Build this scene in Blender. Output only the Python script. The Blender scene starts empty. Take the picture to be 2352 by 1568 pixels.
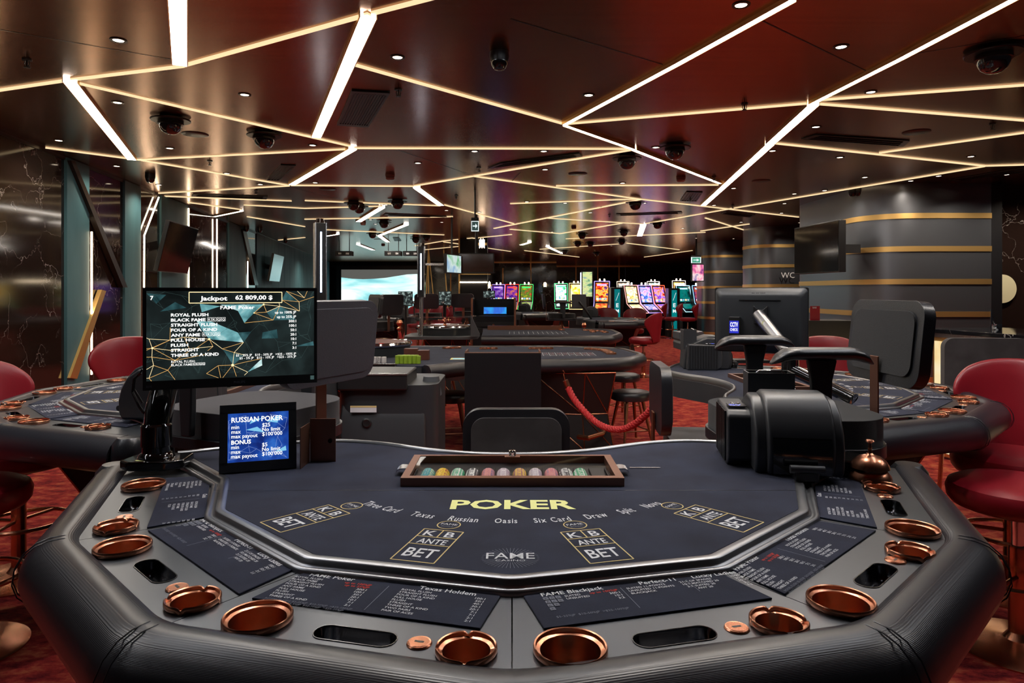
import bpy, bmesh, math, random
from mathutils import Vector, Matrix
from mathutils.geometry import tessellate_polygon
R = math.radians; PI = math.pi
sc = bpy.context.scene
COL = sc.collection
# ---------------------------------------------------------------- camera, world, exposure
EYE = 1.40; F = 1568.0; CX = 1176.0; HY = 671.0; CEIL = 2.90; TZ = 0.885; FZ = 0.905
cam_d = bpy.data.cameras.new('camera'); cam = bpy.data.objects.new('camera', cam_d); COL.objects.link(cam)
cam.location = (0, 0, EYE); cam.rotation_euler = (PI/2, 0, 0)
cam_d.sensor_width = 36; cam_d.lens = 24.0; cam_d.shift_y = -(784-HY)/2352.0
cam_d.clip_start = 0.05; cam_d.clip_end = 200
sc.camera = cam
w = bpy.data.worlds.new('world'); sc.world = w; w.use_nodes = True
w.node_tree.nodes['Background'].inputs[0].default_value = (0.55, 0.6, 0.75, 1)
w.node_tree.nodes['Background'].inputs[1].default_value = 0.012
sc.view_settings.view_transform = 'Standard'; sc.view_settings.look = 'None'
sc.view_settings.gamma = 1; sc.view_settings.use_curve_mapping = False
sc.view_settings.exposure = 0.0
sc.cycles.max_bounces = 4; sc.cycles.diffuse_bounces = 2; sc.cycles.glossy_bounces = 3; sc.cycles.use_adaptive_sampling = True; sc.cycles.adaptive_threshold = 0.1; sc.cycles.adaptive_min_samples = 16; sc.cycles.transparent_max_bounces = 8
sc.cycles.sample_clamp_indirect = 4; sc.cycles.caustics_reflective = False; sc.cycles.caustics_refractive = False
LED_E = 20.0; STRIP_E = 1.15; LEDCOL = (1.0, 0.92, 0.82); FILL_COL = (0.88, 0.93, 1.0); FILL_E = 13.0
SPOT_W = 26.0

def P(px, py, z):            # photo pixel -> point of the horizontal plane at height z
    Y = F*(EYE-z)/(py-HY); return Vector(((px-CX)/F*Y, Y, z))
def PY(px, py, Y): return Vector(((px-CX)/F*Y, Y, EYE-(py-HY)/F*Y))
def PX(px, Y): return (px-CX)/F*Y
def PZ(py, Y): return EYE-(py-HY)/F*Y

# ---------------------------------------------------------------- materials
def mat(name, col=(0.5,0.5,0.5), rough=0.5, metal=0.0, spec=0.5, emit=None, es=0.0, coat=0.0, coat_r=0.1,
        bump=None, var=None, sheen=0.0, alpha=None, trans=0.0, aniso=0.0):
    m = bpy.data.materials.new(name); m.use_nodes = True; nt = m.node_tree; b = nt.nodes['Principled BSDF']
    b.inputs['Base Color'].default_value = (*col, 1); b.inputs['Roughness'].default_value = rough
    b.inputs['Metallic'].default_value = metal; b.inputs['Specular IOR Level'].default_value = spec
    b.inputs['Coat Weight'].default_value = coat; b.inputs['Coat Roughness'].default_value = coat_r
    b.inputs['Sheen Weight'].default_value = sheen; b.inputs['Transmission Weight'].default_value = trans
    b.inputs['Anisotropic'].default_value = aniso
    if emit: b.inputs['Emission Color'].default_value = (*emit, 1); b.inputs['Emission Strength'].default_value = es
    if alpha is not None: b.inputs['Alpha'].default_value = alpha
    def coords():
        t = nt.nodes.new('ShaderNodeTexCoord'); return t.outputs['Object']
    def noise(scale, det=3, stretch=None):
        n = nt.nodes.new('ShaderNodeTexNoise'); n.inputs['Scale'].default_value = scale; n.inputs['Detail'].default_value = det
        if stretch:
            mp = nt.nodes.new('ShaderNodeMapping'); mp.inputs['Scale'].default_value = stretch
            nt.links.new(coords(), mp.inputs[0]); nt.links.new(mp.outputs[0], n.inputs['Vector'])
        else: nt.links.new(coords(), n.inputs['Vector'])
        return n.outputs['Fac']
    if var:   # (color2, scale, stretch or None, lo, hi)
        r = nt.nodes.new('ShaderNodeValToRGB'); r.color_ramp.elements[0].position = var[3]; r.color_ramp.elements[1].position = var[4]
        r.color_ramp.elements[0].color = (*col, 1); r.color_ramp.elements[1].color = (*var[0], 1)
        nt.links.new(noise(var[1], 5, var[2]), r.inputs[0]); nt.links.new(r.outputs[0], b.inputs['Base Color'])
    if bump:  # (scale, strength, stretch)
        bn = nt.nodes.new('ShaderNodeBump'); bn.inputs['Strength'].default_value = bump[1]; bn.inputs['Distance'].default_value = 0.002
        nt.links.new(noise(bump[0], 3, bump[2] if len(bump) > 2 else None), bn.inputs['Height']); nt.links.new(bn.outputs[0], b.inputs['Normal'])
    return m
def emat(name, col, s):
    return mat(name, (0.02,0.02,0.02), 0.4, emit=col, es=s)
def vein_mat(name, base, vein, scale=1.2, rough=0.07, width=0.012):
    m = mat(name, base, rough); nt = m.node_tree; b = nt.nodes['Principled BSDF']
    tc = nt.nodes.new('ShaderNodeTexCoord'); n = nt.nodes.new('ShaderNodeTexNoise'); n.inputs['Scale'].default_value = scale*2.2; n.inputs['Detail'].default_value = 6
    nt.links.new(tc.outputs['Object'], n.inputs['Vector'])
    mx = nt.nodes.new('ShaderNodeMixRGB'); mx.blend_type = 'ADD'; mx.inputs[0].default_value = 0.55
    nt.links.new(tc.outputs['Object'], mx.inputs[1]); nt.links.new(n.outputs['Color'], mx.inputs[2])
    v = nt.nodes.new('ShaderNodeTexVoronoi'); v.feature = 'DISTANCE_TO_EDGE'; v.inputs['Scale'].default_value = scale
    nt.links.new(mx.outputs[0], v.inputs['Vector'])
    r = nt.nodes.new('ShaderNodeValToRGB'); r.color_ramp.elements[0].color = (*vein, 1); r.color_ramp.elements[1].color = (*base, 1)
    r.color_ramp.elements[0].position = 0.0; r.color_ramp.elements[1].position = width
    nt.links.new(v.outputs['Distance'], r.inputs[0])
    n2 = nt.nodes.new('ShaderNodeTexNoise'); n2.inputs['Scale'].default_value = 1.7; nt.links.new(tc.outputs['Object'], n2.inputs['Vector'])
    r2 = nt.nodes.new('ShaderNodeValToRGB'); r2.color_ramp.elements[0].position = 0.42; r2.color_ramp.elements[1].position = 0.58
    nt.links.new(n2.outputs['Fac'], r2.inputs[0])
    m2 = nt.nodes.new('ShaderNodeMixRGB'); m2.inputs[1].default_value = (*base, 1)
    nt.links.new(r2.outputs[0], m2.inputs[0]); nt.links.new(r.outputs[0], m2.inputs[2]); nt.links.new(m2.outputs[0], b.inputs['Base Color'])
    return m
def screen_mat(name, cols, scale=3.0, s=1.0, stretch=(1,1,1), detail=3):
    m = mat(name, (0.01,0.01,0.01), 0.25); nt = m.node_tree; b = nt.nodes['Principled BSDF']
    tc = nt.nodes.new('ShaderNodeTexCoord'); mp = nt.nodes.new('ShaderNodeMapping'); mp.inputs['Scale'].default_value = stretch
    n = nt.nodes.new('ShaderNodeTexNoise'); n.inputs['Scale'].default_value = scale; n.inputs['Detail'].default_value = detail; n.inputs['Distortion'].default_value = 0.6
    nt.links.new(tc.outputs['Object'], mp.inputs[0]); nt.links.new(mp.outputs[0], n.inputs['Vector'])
    r = nt.nodes.new('ShaderNodeValToRGB'); k = len(cols); e = r.color_ramp.elements
    e[0].position = 0.32; e[0].color = (*cols[0],1); e[1].position = 0.68; e[1].color = (*cols[-1],1)
    for i in range(1, k-1):
        q = e.new(0.32+0.36*i/(k-1)); q.color = (*cols[i],1)
    nt.links.new(n.outputs['Fac'], r.inputs[0]); nt.links.new(r.outputs[0], b.inputs['Emission Color'])
    b.inputs['Emission Strength'].default_value = s
    return m
def chip_mat(name, cols):
    m = mat(name, cols[0], 0.45); nt = m.node_tree; b = nt.nodes['Principled BSDF']
    tc = nt.nodes.new('ShaderNodeTexCoord'); oi = nt.nodes.new('ShaderNodeObjectInfo')
    ad = nt.nodes.new('ShaderNodeVectorMath'); ad.operation = 'MULTIPLY_ADD'; ad.inputs[1].default_value = (240,240,240)
    nt.links.new(tc.outputs['Object'], ad.inputs[0]); nt.links.new(oi.outputs['Random'], ad.inputs[2])
    v = nt.nodes.new('ShaderNodeTexVoronoi'); v.inputs['Scale'].default_value = 1.0; nt.links.new(ad.outputs[0], v.inputs['Vector'])
    r = nt.nodes.new('ShaderNodeValToRGB'); r.color_ramp.interpolation = 'CONSTANT'; e = r.color_ramp.elements
    e[0].color = (*cols[0],1); e[1].color = (*cols[1],1); e[1].position = 0.45
    if len(cols) > 2: q = e.new(0.72); q.color = (*cols[2],1)
    sp = nt.nodes.new('ShaderNodeSeparateColor'); nt.links.new(v.outputs['Color'], sp.inputs[0]); nt.links.new(sp.outputs[0], r.inputs[0])
    nt.links.new(r.outputs[0], b.inputs['Base Color'])
    return m
M = {}
M['leather'] = mat('rail leather', (0.014,0.0145,0.020), 0.33, spec=0.62, bump=(420,0.30))
# ribbed weave of the padded rail
def weave(m, s=1500.0, st=0.16):
    nt = m.node_tree; b = nt.nodes['Principled BSDF']; tc = nt.nodes.new('ShaderNodeTexCoord')
    wv = nt.nodes.new('ShaderNodeTexWave'); wv.wave_type = 'BANDS'; wv.bands_direction = 'Z'; wv.inputs['Scale'].default_value = s/6.28
    wv.inputs['Distortion'].default_value = 0.0
    nt.links.new(tc.outputs['Object'], wv.inputs['Vector'])
    bn = nt.nodes.new('ShaderNodeBump'); bn.inputs['Strength'].default_value = st; bn.inputs['Distance'].default_value = 0.001
    nt.links.new(wv.outputs['Fac'], bn.inputs['Height']); nt.links.new(bn.outputs[0], b.inputs['Normal'])
weave(M['leather'])
M['plate'] = mat('anodised plate', (0.115,0.125,0.14), 0.34, metal=0.9)
M['chrome_dark'] = mat('dark polished metal', (0.30,0.31,0.33), 0.33, metal=1.0)
M['recess'] = mat('black polished recess', (0.07,0.072,0.08), 0.2, metal=1.0)
M['felt'] = mat('navy felt', (0.011,0.0125,0.027), 0.92, spec=0.15, sheen=0.08, var=((0.021,0.026,0.050), 9, None, 0.35, 0.75), bump=(900,0.25))
M['copper'] = mat('copper', (0.62,0.27,0.16), 0.27, metal=1.0)
M['copper_dark'] = mat('dark copper', (0.34,0.14,0.08), 0.35, metal=1.0)
M['bronze'] = mat('brushed bronze', (0.27,0.13,0.09), 0.38, metal=0.9)
M['brass'] = mat('brass', (0.88,0.58,0.22), 0.42, metal=1.0)
M['white'] = mat('white print', (0.62,0.63,0.66), 0.8, spec=0.2)
M['grey_print'] = mat('grey print', (0.16,0.17,0.21), 0.8, spec=0.2)
M['red_print'] = mat('red print', (0.55,0.04,0.02), 0.8, spec=0.2)
M['gold_print'] = mat('gold print', (0.62,0.48,0.22), 0.8, spec=0.2)
M['yellow_print'] = mat('pale yellow print', (0.72,0.72,0.30), 0.8, spec=0.2)
M['black'] = mat('black plastic', (0.012,0.012,0.013), 0.35)
M['black_gloss'] = mat('gloss black', (0.006,0.006,0.006), 0.06, coat=1.0)
M['shuffler'] = mat('satin black plastic', (0.026,0.027,0.031), 0.40, spec=0.65)
M['grey_plastic'] = mat('grey plastic', (0.024,0.027,0.031), 0.42)
M['mid_grey'] = mat('mid grey plastic', (0.06,0.063,0.07), 0.4)
M['fabric'] = mat('black seat fabric', (0.008,0.008,0.010), 0.95, sheen=0.1, bump=(600,0.5))
M['fabric_grey'] = mat('grey seat fabric', (0.03,0.028,0.033), 0.95, sheen=0.15, bump=(600,0.5))
M['suede'] = mat('grey suede', (0.042,0.037,0.038), 0.95, sheen=0.15, var=((0.068,0.061,0.063), 7, None, 0.4, 0.7))
M['black_leather'] = mat('black leather', (0.015,0.016,0.020), 0.30, spec=0.7, bump=(260,0.25))
M['grey_leather'] = mat('grey leather', (0.07,0.07,0.085), 0.42, spec=0.6, bump=(260,0.35))
M['red_leather'] = mat('red leather', (0.23,0.008,0.016), 0.33, spec=0.55, bump=(200,0.15))
M['black_panel'] = mat('black panel', (0.007,0.007,0.009), 0.45, spec=0.3)
M['facet'] = mat('faceted bronze panel', (0.022,0.018,0.019), 0.35, metal=0.3)
M['silver'] = mat('silver', (0.6,0.6,0.62), 0.25, metal=1.0)
M['chrome'] = mat('chrome', (0.8,0.8,0.82), 0.08, metal=1.0)
M['wood'] = mat('dark red wood', (0.10,0.03,0.02), 0.4)
M['marble'] = vein_mat('dark marble', (0.018,0.010,0.008), (0.42,0.38,0.36), 1.9, 0.08, 0.006)
M['marble_top'] = vein_mat('black marble top', (0.008,0.009,0.012), (0.7,0.7,0.7), 2.5, 0.06, 0.012)
M['teal'] = mat('teal plaster', (0.045,0.135,0.165), 0.6, var=((0.075,0.185,0.215), 3, (1,1,0.3), 0.35, 0.7))
M['beam'] = mat('dark bronze beam', (0.020,0.012,0.008), 0.3, metal=0.3)
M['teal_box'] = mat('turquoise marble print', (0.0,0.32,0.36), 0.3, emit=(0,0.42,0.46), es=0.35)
M['panel_metal'] = mat('dark metal cladding', (0.20,0.215,0.25), 0.34, metal=0.9)
M['curtain'] = mat('brown curtain', (0.03,0.018,0.013), 0.9)
M['rope'] = mat('red rope', (0.40,0.012,0.015), 0.7)
M['onyx'] = screen_mat('backlit onyx', [(0.95,0.55,0.16),(1.0,0.78,0.40),(1.0,0.9,0.66)], 3.0, 0.95)
M['led'] = emat('led diffuser', LEDCOL, LED_E)
M['led_fill'] = emat('added fill led', FILL_COL, FILL_E)
M['strip'] = emat('lit reveal', (1.0, 0.72, 0.40), STRIP_E)
M['led_wall'] = emat('wall led', (1.0,0.78,0.52), 14.0)
M['down'] = emat('downlight lens', (1.0,0.80,0.6), 9.0)
M['blue_led'] = emat('blue digits', (0.15,0.2,1.0), 2.5)
M['glass'] = mat('clear glass', (0,0,0), 0.02, alpha=0.10, spec=0.8)
M['acrylic'] = mat('clear acrylic', (0.05,0.05,0.05), 0.03, alpha=0.16, spec=1.0)
M['dome'] = mat('smoked dome', (0.012,0.008,0.008), 0.05, coat=1.0)
M['smoke_cap'] = mat('brown detector', (0.30,0.12,0.09), 0.6)
M['mirror'] = mat('painted mirror reflection', (0.75,0.72,0.48), 0.35)  # pale yellow stands in for the bright wall the mirror reflects
M['tv'] = mat('dark tv glass', (0.008,0.006,0.006), 0.07, coat=1.0)
# ceiling: brushed coppery brown metal
M['ceiling'] = mat('brushed bronze ceiling', (0.36,0.18,0.09), 0.23, metal=0.97, var=((0.30,0.145,0.072), 5, (0.15,6,1), 0.35, 0.65))
def carpet():
    m = mat('patterned red carpet', (0.2,0.02,0.02), 0.97, spec=0.1); nt = m.node_tree; b = nt.nodes['Principled BSDF']
    tc = nt.nodes.new('ShaderNodeTexCoord'); mp = nt.nodes.new('ShaderNodeMapping'); mp.inputs['Scale'].default_value = (0.55,1.0,1)
    n = nt.nodes.new('ShaderNodeTexNoise'); n.inputs['Scale'].default_value = 13.0; n.inputs['Detail'].default_value = 8; n.inputs['Roughness'].default_value = 0.7
    nt.links.new(tc.outputs['Object'], mp.inputs[0]); nt.links.new(mp.outputs[0], n.inputs['Vector'])
    r = nt.nodes.new('ShaderNodeValToRGB'); e = r.color_ramp.elements
    e[0].position = 0.36; e[0].color = (0.075,0.006,0.010,1); e[1].position = 0.66; e[1].color = (0.40,0.11,0.05,1)
    q = e.new(0.5); q.color = (0.25,0.022,0.020,1)
    nt.links.new(n.outputs['Fac'], r.inputs[0]); nt.links.new(r.outputs[0], b.inputs['Base Color'])
    bn = nt.nodes.new('ShaderNodeBump'); bn.inputs['Strength'].default_value = 0.4; nt.links.new(n.outputs['Fac'], bn.inputs['Height']); nt.links.new(bn.outputs[0], b.inputs['Normal'])
    return m
M['carpet'] = carpet()

# ---------------------------------------------------------------- mesh builder
def rot(ax, a): return Matrix.Rotation(R(a), 4, ax)
def T(x, y, z): return Matrix.Translation((x, y, z))
def rrect(w, h, r, n=5, cx=0, cy=0):
    pts = []
    for qx, qy, a0 in ((1,1,0), (-1,1,90), (-1,-1,180), (1,-1,270)):
        for i in range(n+1):
            a = R(a0+90*i/n); pts.append((cx+qx*(w/2-r)+r*math.cos(a), cy+qy*(h/2-r)+r*math.sin(a)))
    return pts
def arc_corner(pts, r, n=4, closed=False):
    out = []; N = len(pts)
    for i, p in enumerate(pts):
        if not closed and i in (0, N-1): out.append(Vector(p[:2])); continue
        p = Vector(p[:2]); a = Vector(pts[i-1][:2]); b = Vector(pts[(i+1) % N][:2])
        u = (a-p).normalized(); v = (b-p).normalized(); d = min(r, (a-p).length*0.45, (b-p).length*0.45)
        s, e = p+u*d, p+v*d
        for k in range(n+1):
            t = k/n; out.append(s*(1-t)**2 + p*2*t*(1-t) + e*t*t)
    return out
TXT = {}
def text_geo(s, bold=0.0):
    k = (s, bold)
    if k not in TXT:
        cu = bpy.data.curves.new('t', 'FONT'); cu.body = s; cu.resolution_u = 2; cu.offset = bold
        ob = bpy.data.objects.new('t', cu); COL.objects.link(ob)
        dg = bpy.context.evaluated_depsgraph_get(); me = bpy.data.meshes.new_from_object(ob.evaluated_get(dg))
        v = [x.co.copy() for x in me.vertices]; f = [tuple(p.vertices) for p in me.polygons]
        bpy.data.objects.remove(ob); bpy.data.curves.remove(cu); bpy.data.meshes.remove(me)
        if v:
            x0 = min(q.x for q in v); x1 = max(q.x for q in v)
        else: x0 = x1 = 0
        TXT[k] = (v, f, x0, x1)
    return TXT[k]
class MB:
    def __init__(s, X=None): s.v = []; s.f = []; s.m = []; s.mats = []; s.sm = []; s.cur = 0; s.X = X or Matrix(); s.smooth = True
    def use(s, name):
        if name not in s.mats: s.mats.append(name)
        s.cur = s.mats.index(name); return s
    def add(s, vs, fs, smooth=None, X=None):
        A = s.X @ X if X is not None else s.X; o = len(s.v); s.v += [A @ Vector(p) for p in vs]
        for f in fs: s.f.append([o+i for i in f]); s.m.append(s.cur); s.sm.append(s.smooth if smooth is None else smooth)
        return s
    def box(s, x0, x1, y0, y1, z0, z1, X=None):
        v = [(x,y,z) for x in (x0,x1) for y in (y0,y1) for z in (z0,z1)]
        return s.add(v, [(0,1,3,2),(4,6,7,5),(0,4,5,1),(2,3,7,6),(0,2,6,4),(1,5,7,3)], False, X)
    def prism(s, poly, z0, z1, X=None, top=True, smooth=False):
        n = len(poly); v = [(p[0],p[1],z0) for p in poly]+[(p[0],p[1],z1) for p in poly]
        f = [(i,(i+1)%n,n+(i+1)%n,n+i) for i in range(n)]
        t = tessellate_polygon([[Vector((p[0],p[1],0)) for p in poly]])
        f += [tuple(n+i for i in q) for q in t]+[tuple(reversed(q)) for q in t]
        return s.add(v, f, smooth, X)
    def flat(s, loops, z, X=None):     # outer loop and holes, one flat face
        t = tessellate_polygon([[Vector((p[0],p[1],0)) for p in L] for L in loops]); v = [(p[0],p[1],z) for L in loops for p in L]
        out = []
        for q in t:
            a, b, c = (Vector(v[i]) for i in q)
            out.append(q if (b-a).cross(c-a).z > 0 else tuple(reversed(q)))
        return s.add(v, out, False, X)
    def lathe(s, prof, seg=32, X=None, c=(0,0,0), zf=None):
        v = []; f = []; n = len(prof)
        for i in range(seg):
            a = 2*PI*i/seg
            for j, (r, z) in enumerate(prof):
                zz = z if zf is None else zf(a, r, z); v.append((c[0]+r*math.cos(a), c[1]+r*math.sin(a), c[2]+zz))
        for i in range(seg):
            k = (i+1) % seg
            for j in range(n-1):
                if prof[j][0] < 1e-6 and prof[j+1][0] < 1e-6: continue
                f.append((i*n+j, k*n+j, k*n+j+1, i*n+j+1))
        return s.add(v, f, None, X)
    def cyl(s, p, q, r, r2=None, seg=16, X=None):
        p = Vector(p); q = Vector(q); d = q-p; L = d.length; r2 = r if r2 is None else r2
        Q = Matrix.Translation(p) @ d.to_track_quat('Z','Y').to_matrix().to_4x4()
        return s.lathe([(0,0),(r,0),(r2,L),(0,L)], seg, (X @ Q) if X is not None else Q)
    def tube(s, pts, r, seg=10, closed=False, X=None):
        pts = [Vector(p) for p in pts]; n = len(pts); v = []; f = []
        rr = r if isinstance(r, (list,tuple)) else [r]*n; up = None
        for i, p in enumerate(pts):
            a = pts[i-1] if (i or closed) else p; b = pts[(i+1) % n] if (i < n-1 or closed) else p
            d = (b-a).normalized()
            if up is None: up = d.orthogonal().normalized()
            up = (up-d*up.dot(d)).normalized(); w_ = d.cross(up)
            for k in range(seg):
                t = 2*PI*k/seg; v.append(p+(up*math.cos(t)+w_*math.sin(t))*rr[i])
        for i in range(n if closed else n-1):
            j = (i+1) % n
            for k in range(seg): f.append((i*seg+k, i*seg+(k+1)%seg, j*seg+(k+1)%seg, j*seg+k))
        if not closed: f += [tuple(range(seg))[::-1], tuple(range((n-1)*seg, n*seg))]
        return s.add(v, f, None, X)
    def sweep(s, path, prof, closed=False, cap=True, X=None):   # plan path, profile (outward, z)
        n = len(path); v = []; f = []; m = len(prof); path = [Vector(p[:2]) for p in path]
        for i, p in enumerate(path):
            ds = []
            if i or closed: ds.append((p-path[i-1]).normalized())
            if i < n-1 or closed: ds.append((path[(i+1) % n]-p).normalized())
            ns = [Vector((d.y,-d.x)) for d in ds]; nn = sum(ns, Vector((0,0))).normalized(); k = 1/max(0.35, nn.dot(ns[0]))
            for d, z in prof: q = p+nn*d*k; v.append((q.x,q.y,z))
        for i in range(n if closed else n-1):
            j = (i+1) % n
            for k in range(m-1): f.append((i*m+k, i*m+k+1, j*m+k+1, j*m+k))
        if cap and not closed: f += [tuple(range(m))[::-1], tuple(range((n-1)*m, n*m))]
        return s.add(v, f, None, X)
    def text(s, body, X, size=0.01, align='L', w=None, bold=0.0):   # X maps text plane (x right, y up) to place
        v, f, x0, x1 = text_geo(body, bold)
        sx = size if w is None else w/max(1e-6, x1-x0)
        off = {'L': -x0, 'C': -(x0+x1)/2, 'R': -x1}[align]
        return s.add([((p.x+off)*sx, p.y*size, 0) for p in v], f, False, X)
    def line(s, p, q, wd, X, z=0.0):
        p = Vector(p); q = Vector(q); d = (q-p).normalized(); n = Vector((-d.y, d.x))*wd/2
        return s.add([(*(p+n),z),(*(p-n),z),(*(q-n),z),(*(q+n),z)], [(0,1,2,3)], False, X)
    def build(s, name, parent=None, loc=(0,0,0), rz=0, bevel=0, seg=2, fix=True, ang=35):
        me = bpy.data.meshes.new(name); me.from_pydata([tuple(p) for p in s.v], [], s.f)
        for k in s.mats: me.materials.append(M[k])
        for i, p in enumerate(me.polygons): p.material_index = s.m[i]; p.use_smooth = s.sm[i]
        if fix:
            b = bmesh.new(); b.from_mesh(me); bmesh.ops.remove_doubles(b, verts=b.verts, dist=1e-6)
            bmesh.ops.recalc_face_normals(b, faces=b.faces); b.to_mesh(me); b.free()
        if any(s.sm): me.set_sharp_from_angle(angle=R(ang))
        o = bpy.data.objects.new(name, me); COL.objects.link(o); o.location = loc; o.rotation_euler = (0,0,rz)
        if parent: o.parent = parent
        if bevel:
            for p in me.polygons: p.use_smooth = True
            me.set_sharp_from_angle(angle=R(180))
            bv = o.modifiers.new('bevel', 'BEVEL'); bv.width = bevel; bv.segments = seg; bv.limit_method = 'ANGLE'; bv.angle_limit = R(30); bv.harden_normals = True
        return o
def mb(name): return MB().use(name)
def thing(name, label, cat, loc=(0,0,0), rz=0, group=None):
    o = bpy.data.objects.new(name, None); COL.objects.link(o); o.location = loc; o.rotation_euler = (0,0,rz)
    o.empty_display_size = 0.1; tag(o, label, cat, group); return o
def tag(o, label, cat, group=None):
    o['label'] = label; o['category'] = cat
    if group: o['group'] = group
    return o
def struct(o): o['kind'] = 'structure'; return o
def dup(root, loc, rz=None, label=None, group=None, scale=None):
    def cp(o, par):
        c = o.copy(); COL.objects.link(c)
        if par: c.parent = par
        for ch in o.children: cp(ch, c)
        return c
    r = cp(root, None); r.location = loc
    if rz is not None: r.rotation_euler = (0,0,rz)
    if label: r['label'] = label
    if group: r['group'] = group
    if scale: r.scale = (scale,)*3 if not isinstance(scale, tuple) else scale
    return r
ORD = ['nearest','second nearest','third nearest','fourth nearest','fifth nearest','sixth nearest','seventh nearest','eighth nearest','ninth nearest','tenth nearest','eleventh nearest','twelfth nearest','thirteenth nearest','fourteenth nearest','fifteenth nearest','sixteenth nearest','seventeenth nearest','eighteenth nearest','nineteenth nearest','twentieth nearest']
ZONES = [(300,'far left'),(560,'left'),(860,'centre-left'),(1180,'middle-left'),(1420,'middle-right'),(1640,'centre-right'),(1960,'right'),(9999,'far right')]
def place_labels(items, noun):       # items (object, px, py): label by where it hangs on the ceiling
    z = {}
    for o, px, py in items:
        k = next(n for lim, n in ZONES if px < lim); z.setdefault(k, []).append((py, o))
    for k, L in z.items():
        L.sort(key=lambda t: t[0])
        for i, (py, o) in enumerate(L):
            o['label'] = ('%s in the %s part of the ceiling' % (noun, k)) if len(L) == 1 else ('%s, %s in the %s part of the ceiling' % (noun, ORD[i] if i < len(L)-1 or i == 0 else 'farthest', k))
# ---------------------------------------------------------------- room shell
struct(mb('carpet').box(-14, 14, -4, 42, -0.10, 0.0).build('floor'))
cm = mb('ceiling').box(-14, 14, -4, 42, CEIL, CEIL+0.12)
struct(cm.build('ceiling'))
# dark joints between ceiling panels
JN = [((0,68),(400,137)), ((1172,43),(1523,148)), ((1735,40),(1988,162)), ((2080,127),(2352,82)), ((905,341),(1090,404)), ((1172,420),(1195,396)), ((660,427),(812,465))]
tn = [0]
def trim(m, **k):
    tn[0] += 1; return struct(m.build('trim_%d' % tn[0], **k))
jm = mb('black')
for a, b in JN:
    p = P(*a, CEIL-0.0); q = P(*b, CEIL-0.0); d = (q-p).normalized(); n = Vector((-d.y,d.x,0))*0.004
    jm.add([p+n-Vector((0,0,.002)), p-n-Vector((0,0,.002)), q-n-Vector((0,0,.002)), q+n-Vector((0,0,.002))], [(0,1,2,3)], False)
trim(jm)
def bar(p, q, wd, h, m='strip', z=CEIL):
    p = Vector(p); q = Vector(q); d = (q-p).normalized(); n = Vector((-d.y,d.x,0))*wd/2
    poly = [p+n, p-n, q-n, q+n]
    b = mb(m); b.prism([(v.x,v.y) for v in poly], z-h, z+0.01); return b
# lit reveals that form the polygon network (photo end points on the ceiling plane)
TR = [((-60,214),(150,183)),((165,181),(420,150)),((420,149),(848,30)),((856,28),(1010,-12)),
 ((178,189),(803,334)),((812,146),(1295,283)),((805,339),(1450,341)),((105,338),(310,365)),((316,366),(803,341)),
 ((325,367),(664,425)),((365,443),(664,426)),((668,425),(952,427)),((952,426),(1090,403)),((1090,403),(1452,343)),
 ((1014,468),(1180,513)),((1302,283),(1852,236)),((1882,228),(2400,190)),((1882,237),(2400,279)),((1772,327),(2262,380)),
 ((2020,350),(2400,297)),((2264,380),(2400,376)),((1277,426),(1650,424)),((1090,404),(1473,457)),((1473,457),(1669,479)),
 ((1669,479),(1834,498)),((1135,524),(1473,457)),((1172,467),(1470,456)),((2261,381),(1676,479)),((1676,479),(1483,513)),
 ((1252,500),(1478,514)),((1287,536),(1428,512)),((1172,526),(1287,536)),((700,460),(1012,472)),((700,478),(878,473)),
 ((954,564),(1019,553)),((1019,553),(1086,546)),((1019,555),(1173,577)),((1087,547),(1175,538)),((977,573),(1080,563)),
 ((431,464),(556,481)),((568,497),(700,520)),((378,450),(670,461)),((640,551),(700,545)),((1610,530),(1720,514)),
 ((1300,548),(1620,533)),((1440,558),(1560,573)),((1240,572),(1420,560)),((1620,500),(1716,530)),((560,470),(700,478)),
 ((700,503),(1040,497)),((1205,575),(1330,590)),((1480,590),(1590,575)),((745,527),(1020,539))]
for i, (a, b) in enumerate(TR):
    trim(bar(P(*a,CEIL), P(*b,CEIL), 0.030 if P(*a,CEIL).y < 14 else 0.045, 0.012))
# wide bright led bars
LD = [((407,-30),(413,143),.085),((846,32),(726,311),.085),((161,182),(303,363),.085),((810,338),(670,421),.085),((957,428),(1013,469),.10),
 ((1297,281),(1560,138),.045),((1560,138),(1820,-8),.045),((1298,283),(1453,338),.045),((1456,340),(1654,418),.05),((1864,233),(2070,127),.045),((2070,127),(2330,-12),.045),
 ((1868,236),(1770,325),.085),((1768,328),(1615,469),.085),((1477,515),(1469,540),.13),((1258,565),(1292,581),.12),((1197,561),(1216,555),.12),
 ((823,507),(877,474),.11),((871,539),(933,514),.11),((872,540),(891,554),.11),((823,560),(858,573),.12),((492,495),(555,482),.06),((745,541),(776,536),.08)]
its = []
for a, b, wd in LD:
    p, q = P(*a,CEIL), P(*b,CEIL); c = (p+q)/2; d = q-p
    m = mb('led'); L = d.length; m.box(-L/2, L/2, -wd/2, wd/2, -0.022, 0.01)
    m.use('brass').box(-L/2, L/2, wd/2, wd/2+.006, -0.024, 0.01).box(-L/2, L/2, -wd/2-.006, -wd/2, -0.024, 0.01)
    o = m.build('ceiling_light', loc=c, rz=math.atan2(d.y, d.x)); tag(o, 'x', 'ceiling light', 'linear ceiling lights'); its.append((o, (a[0]+b[0])/2, (a[1]+b[1])/2))
place_labels(its, 'long bright LED bar')
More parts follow.
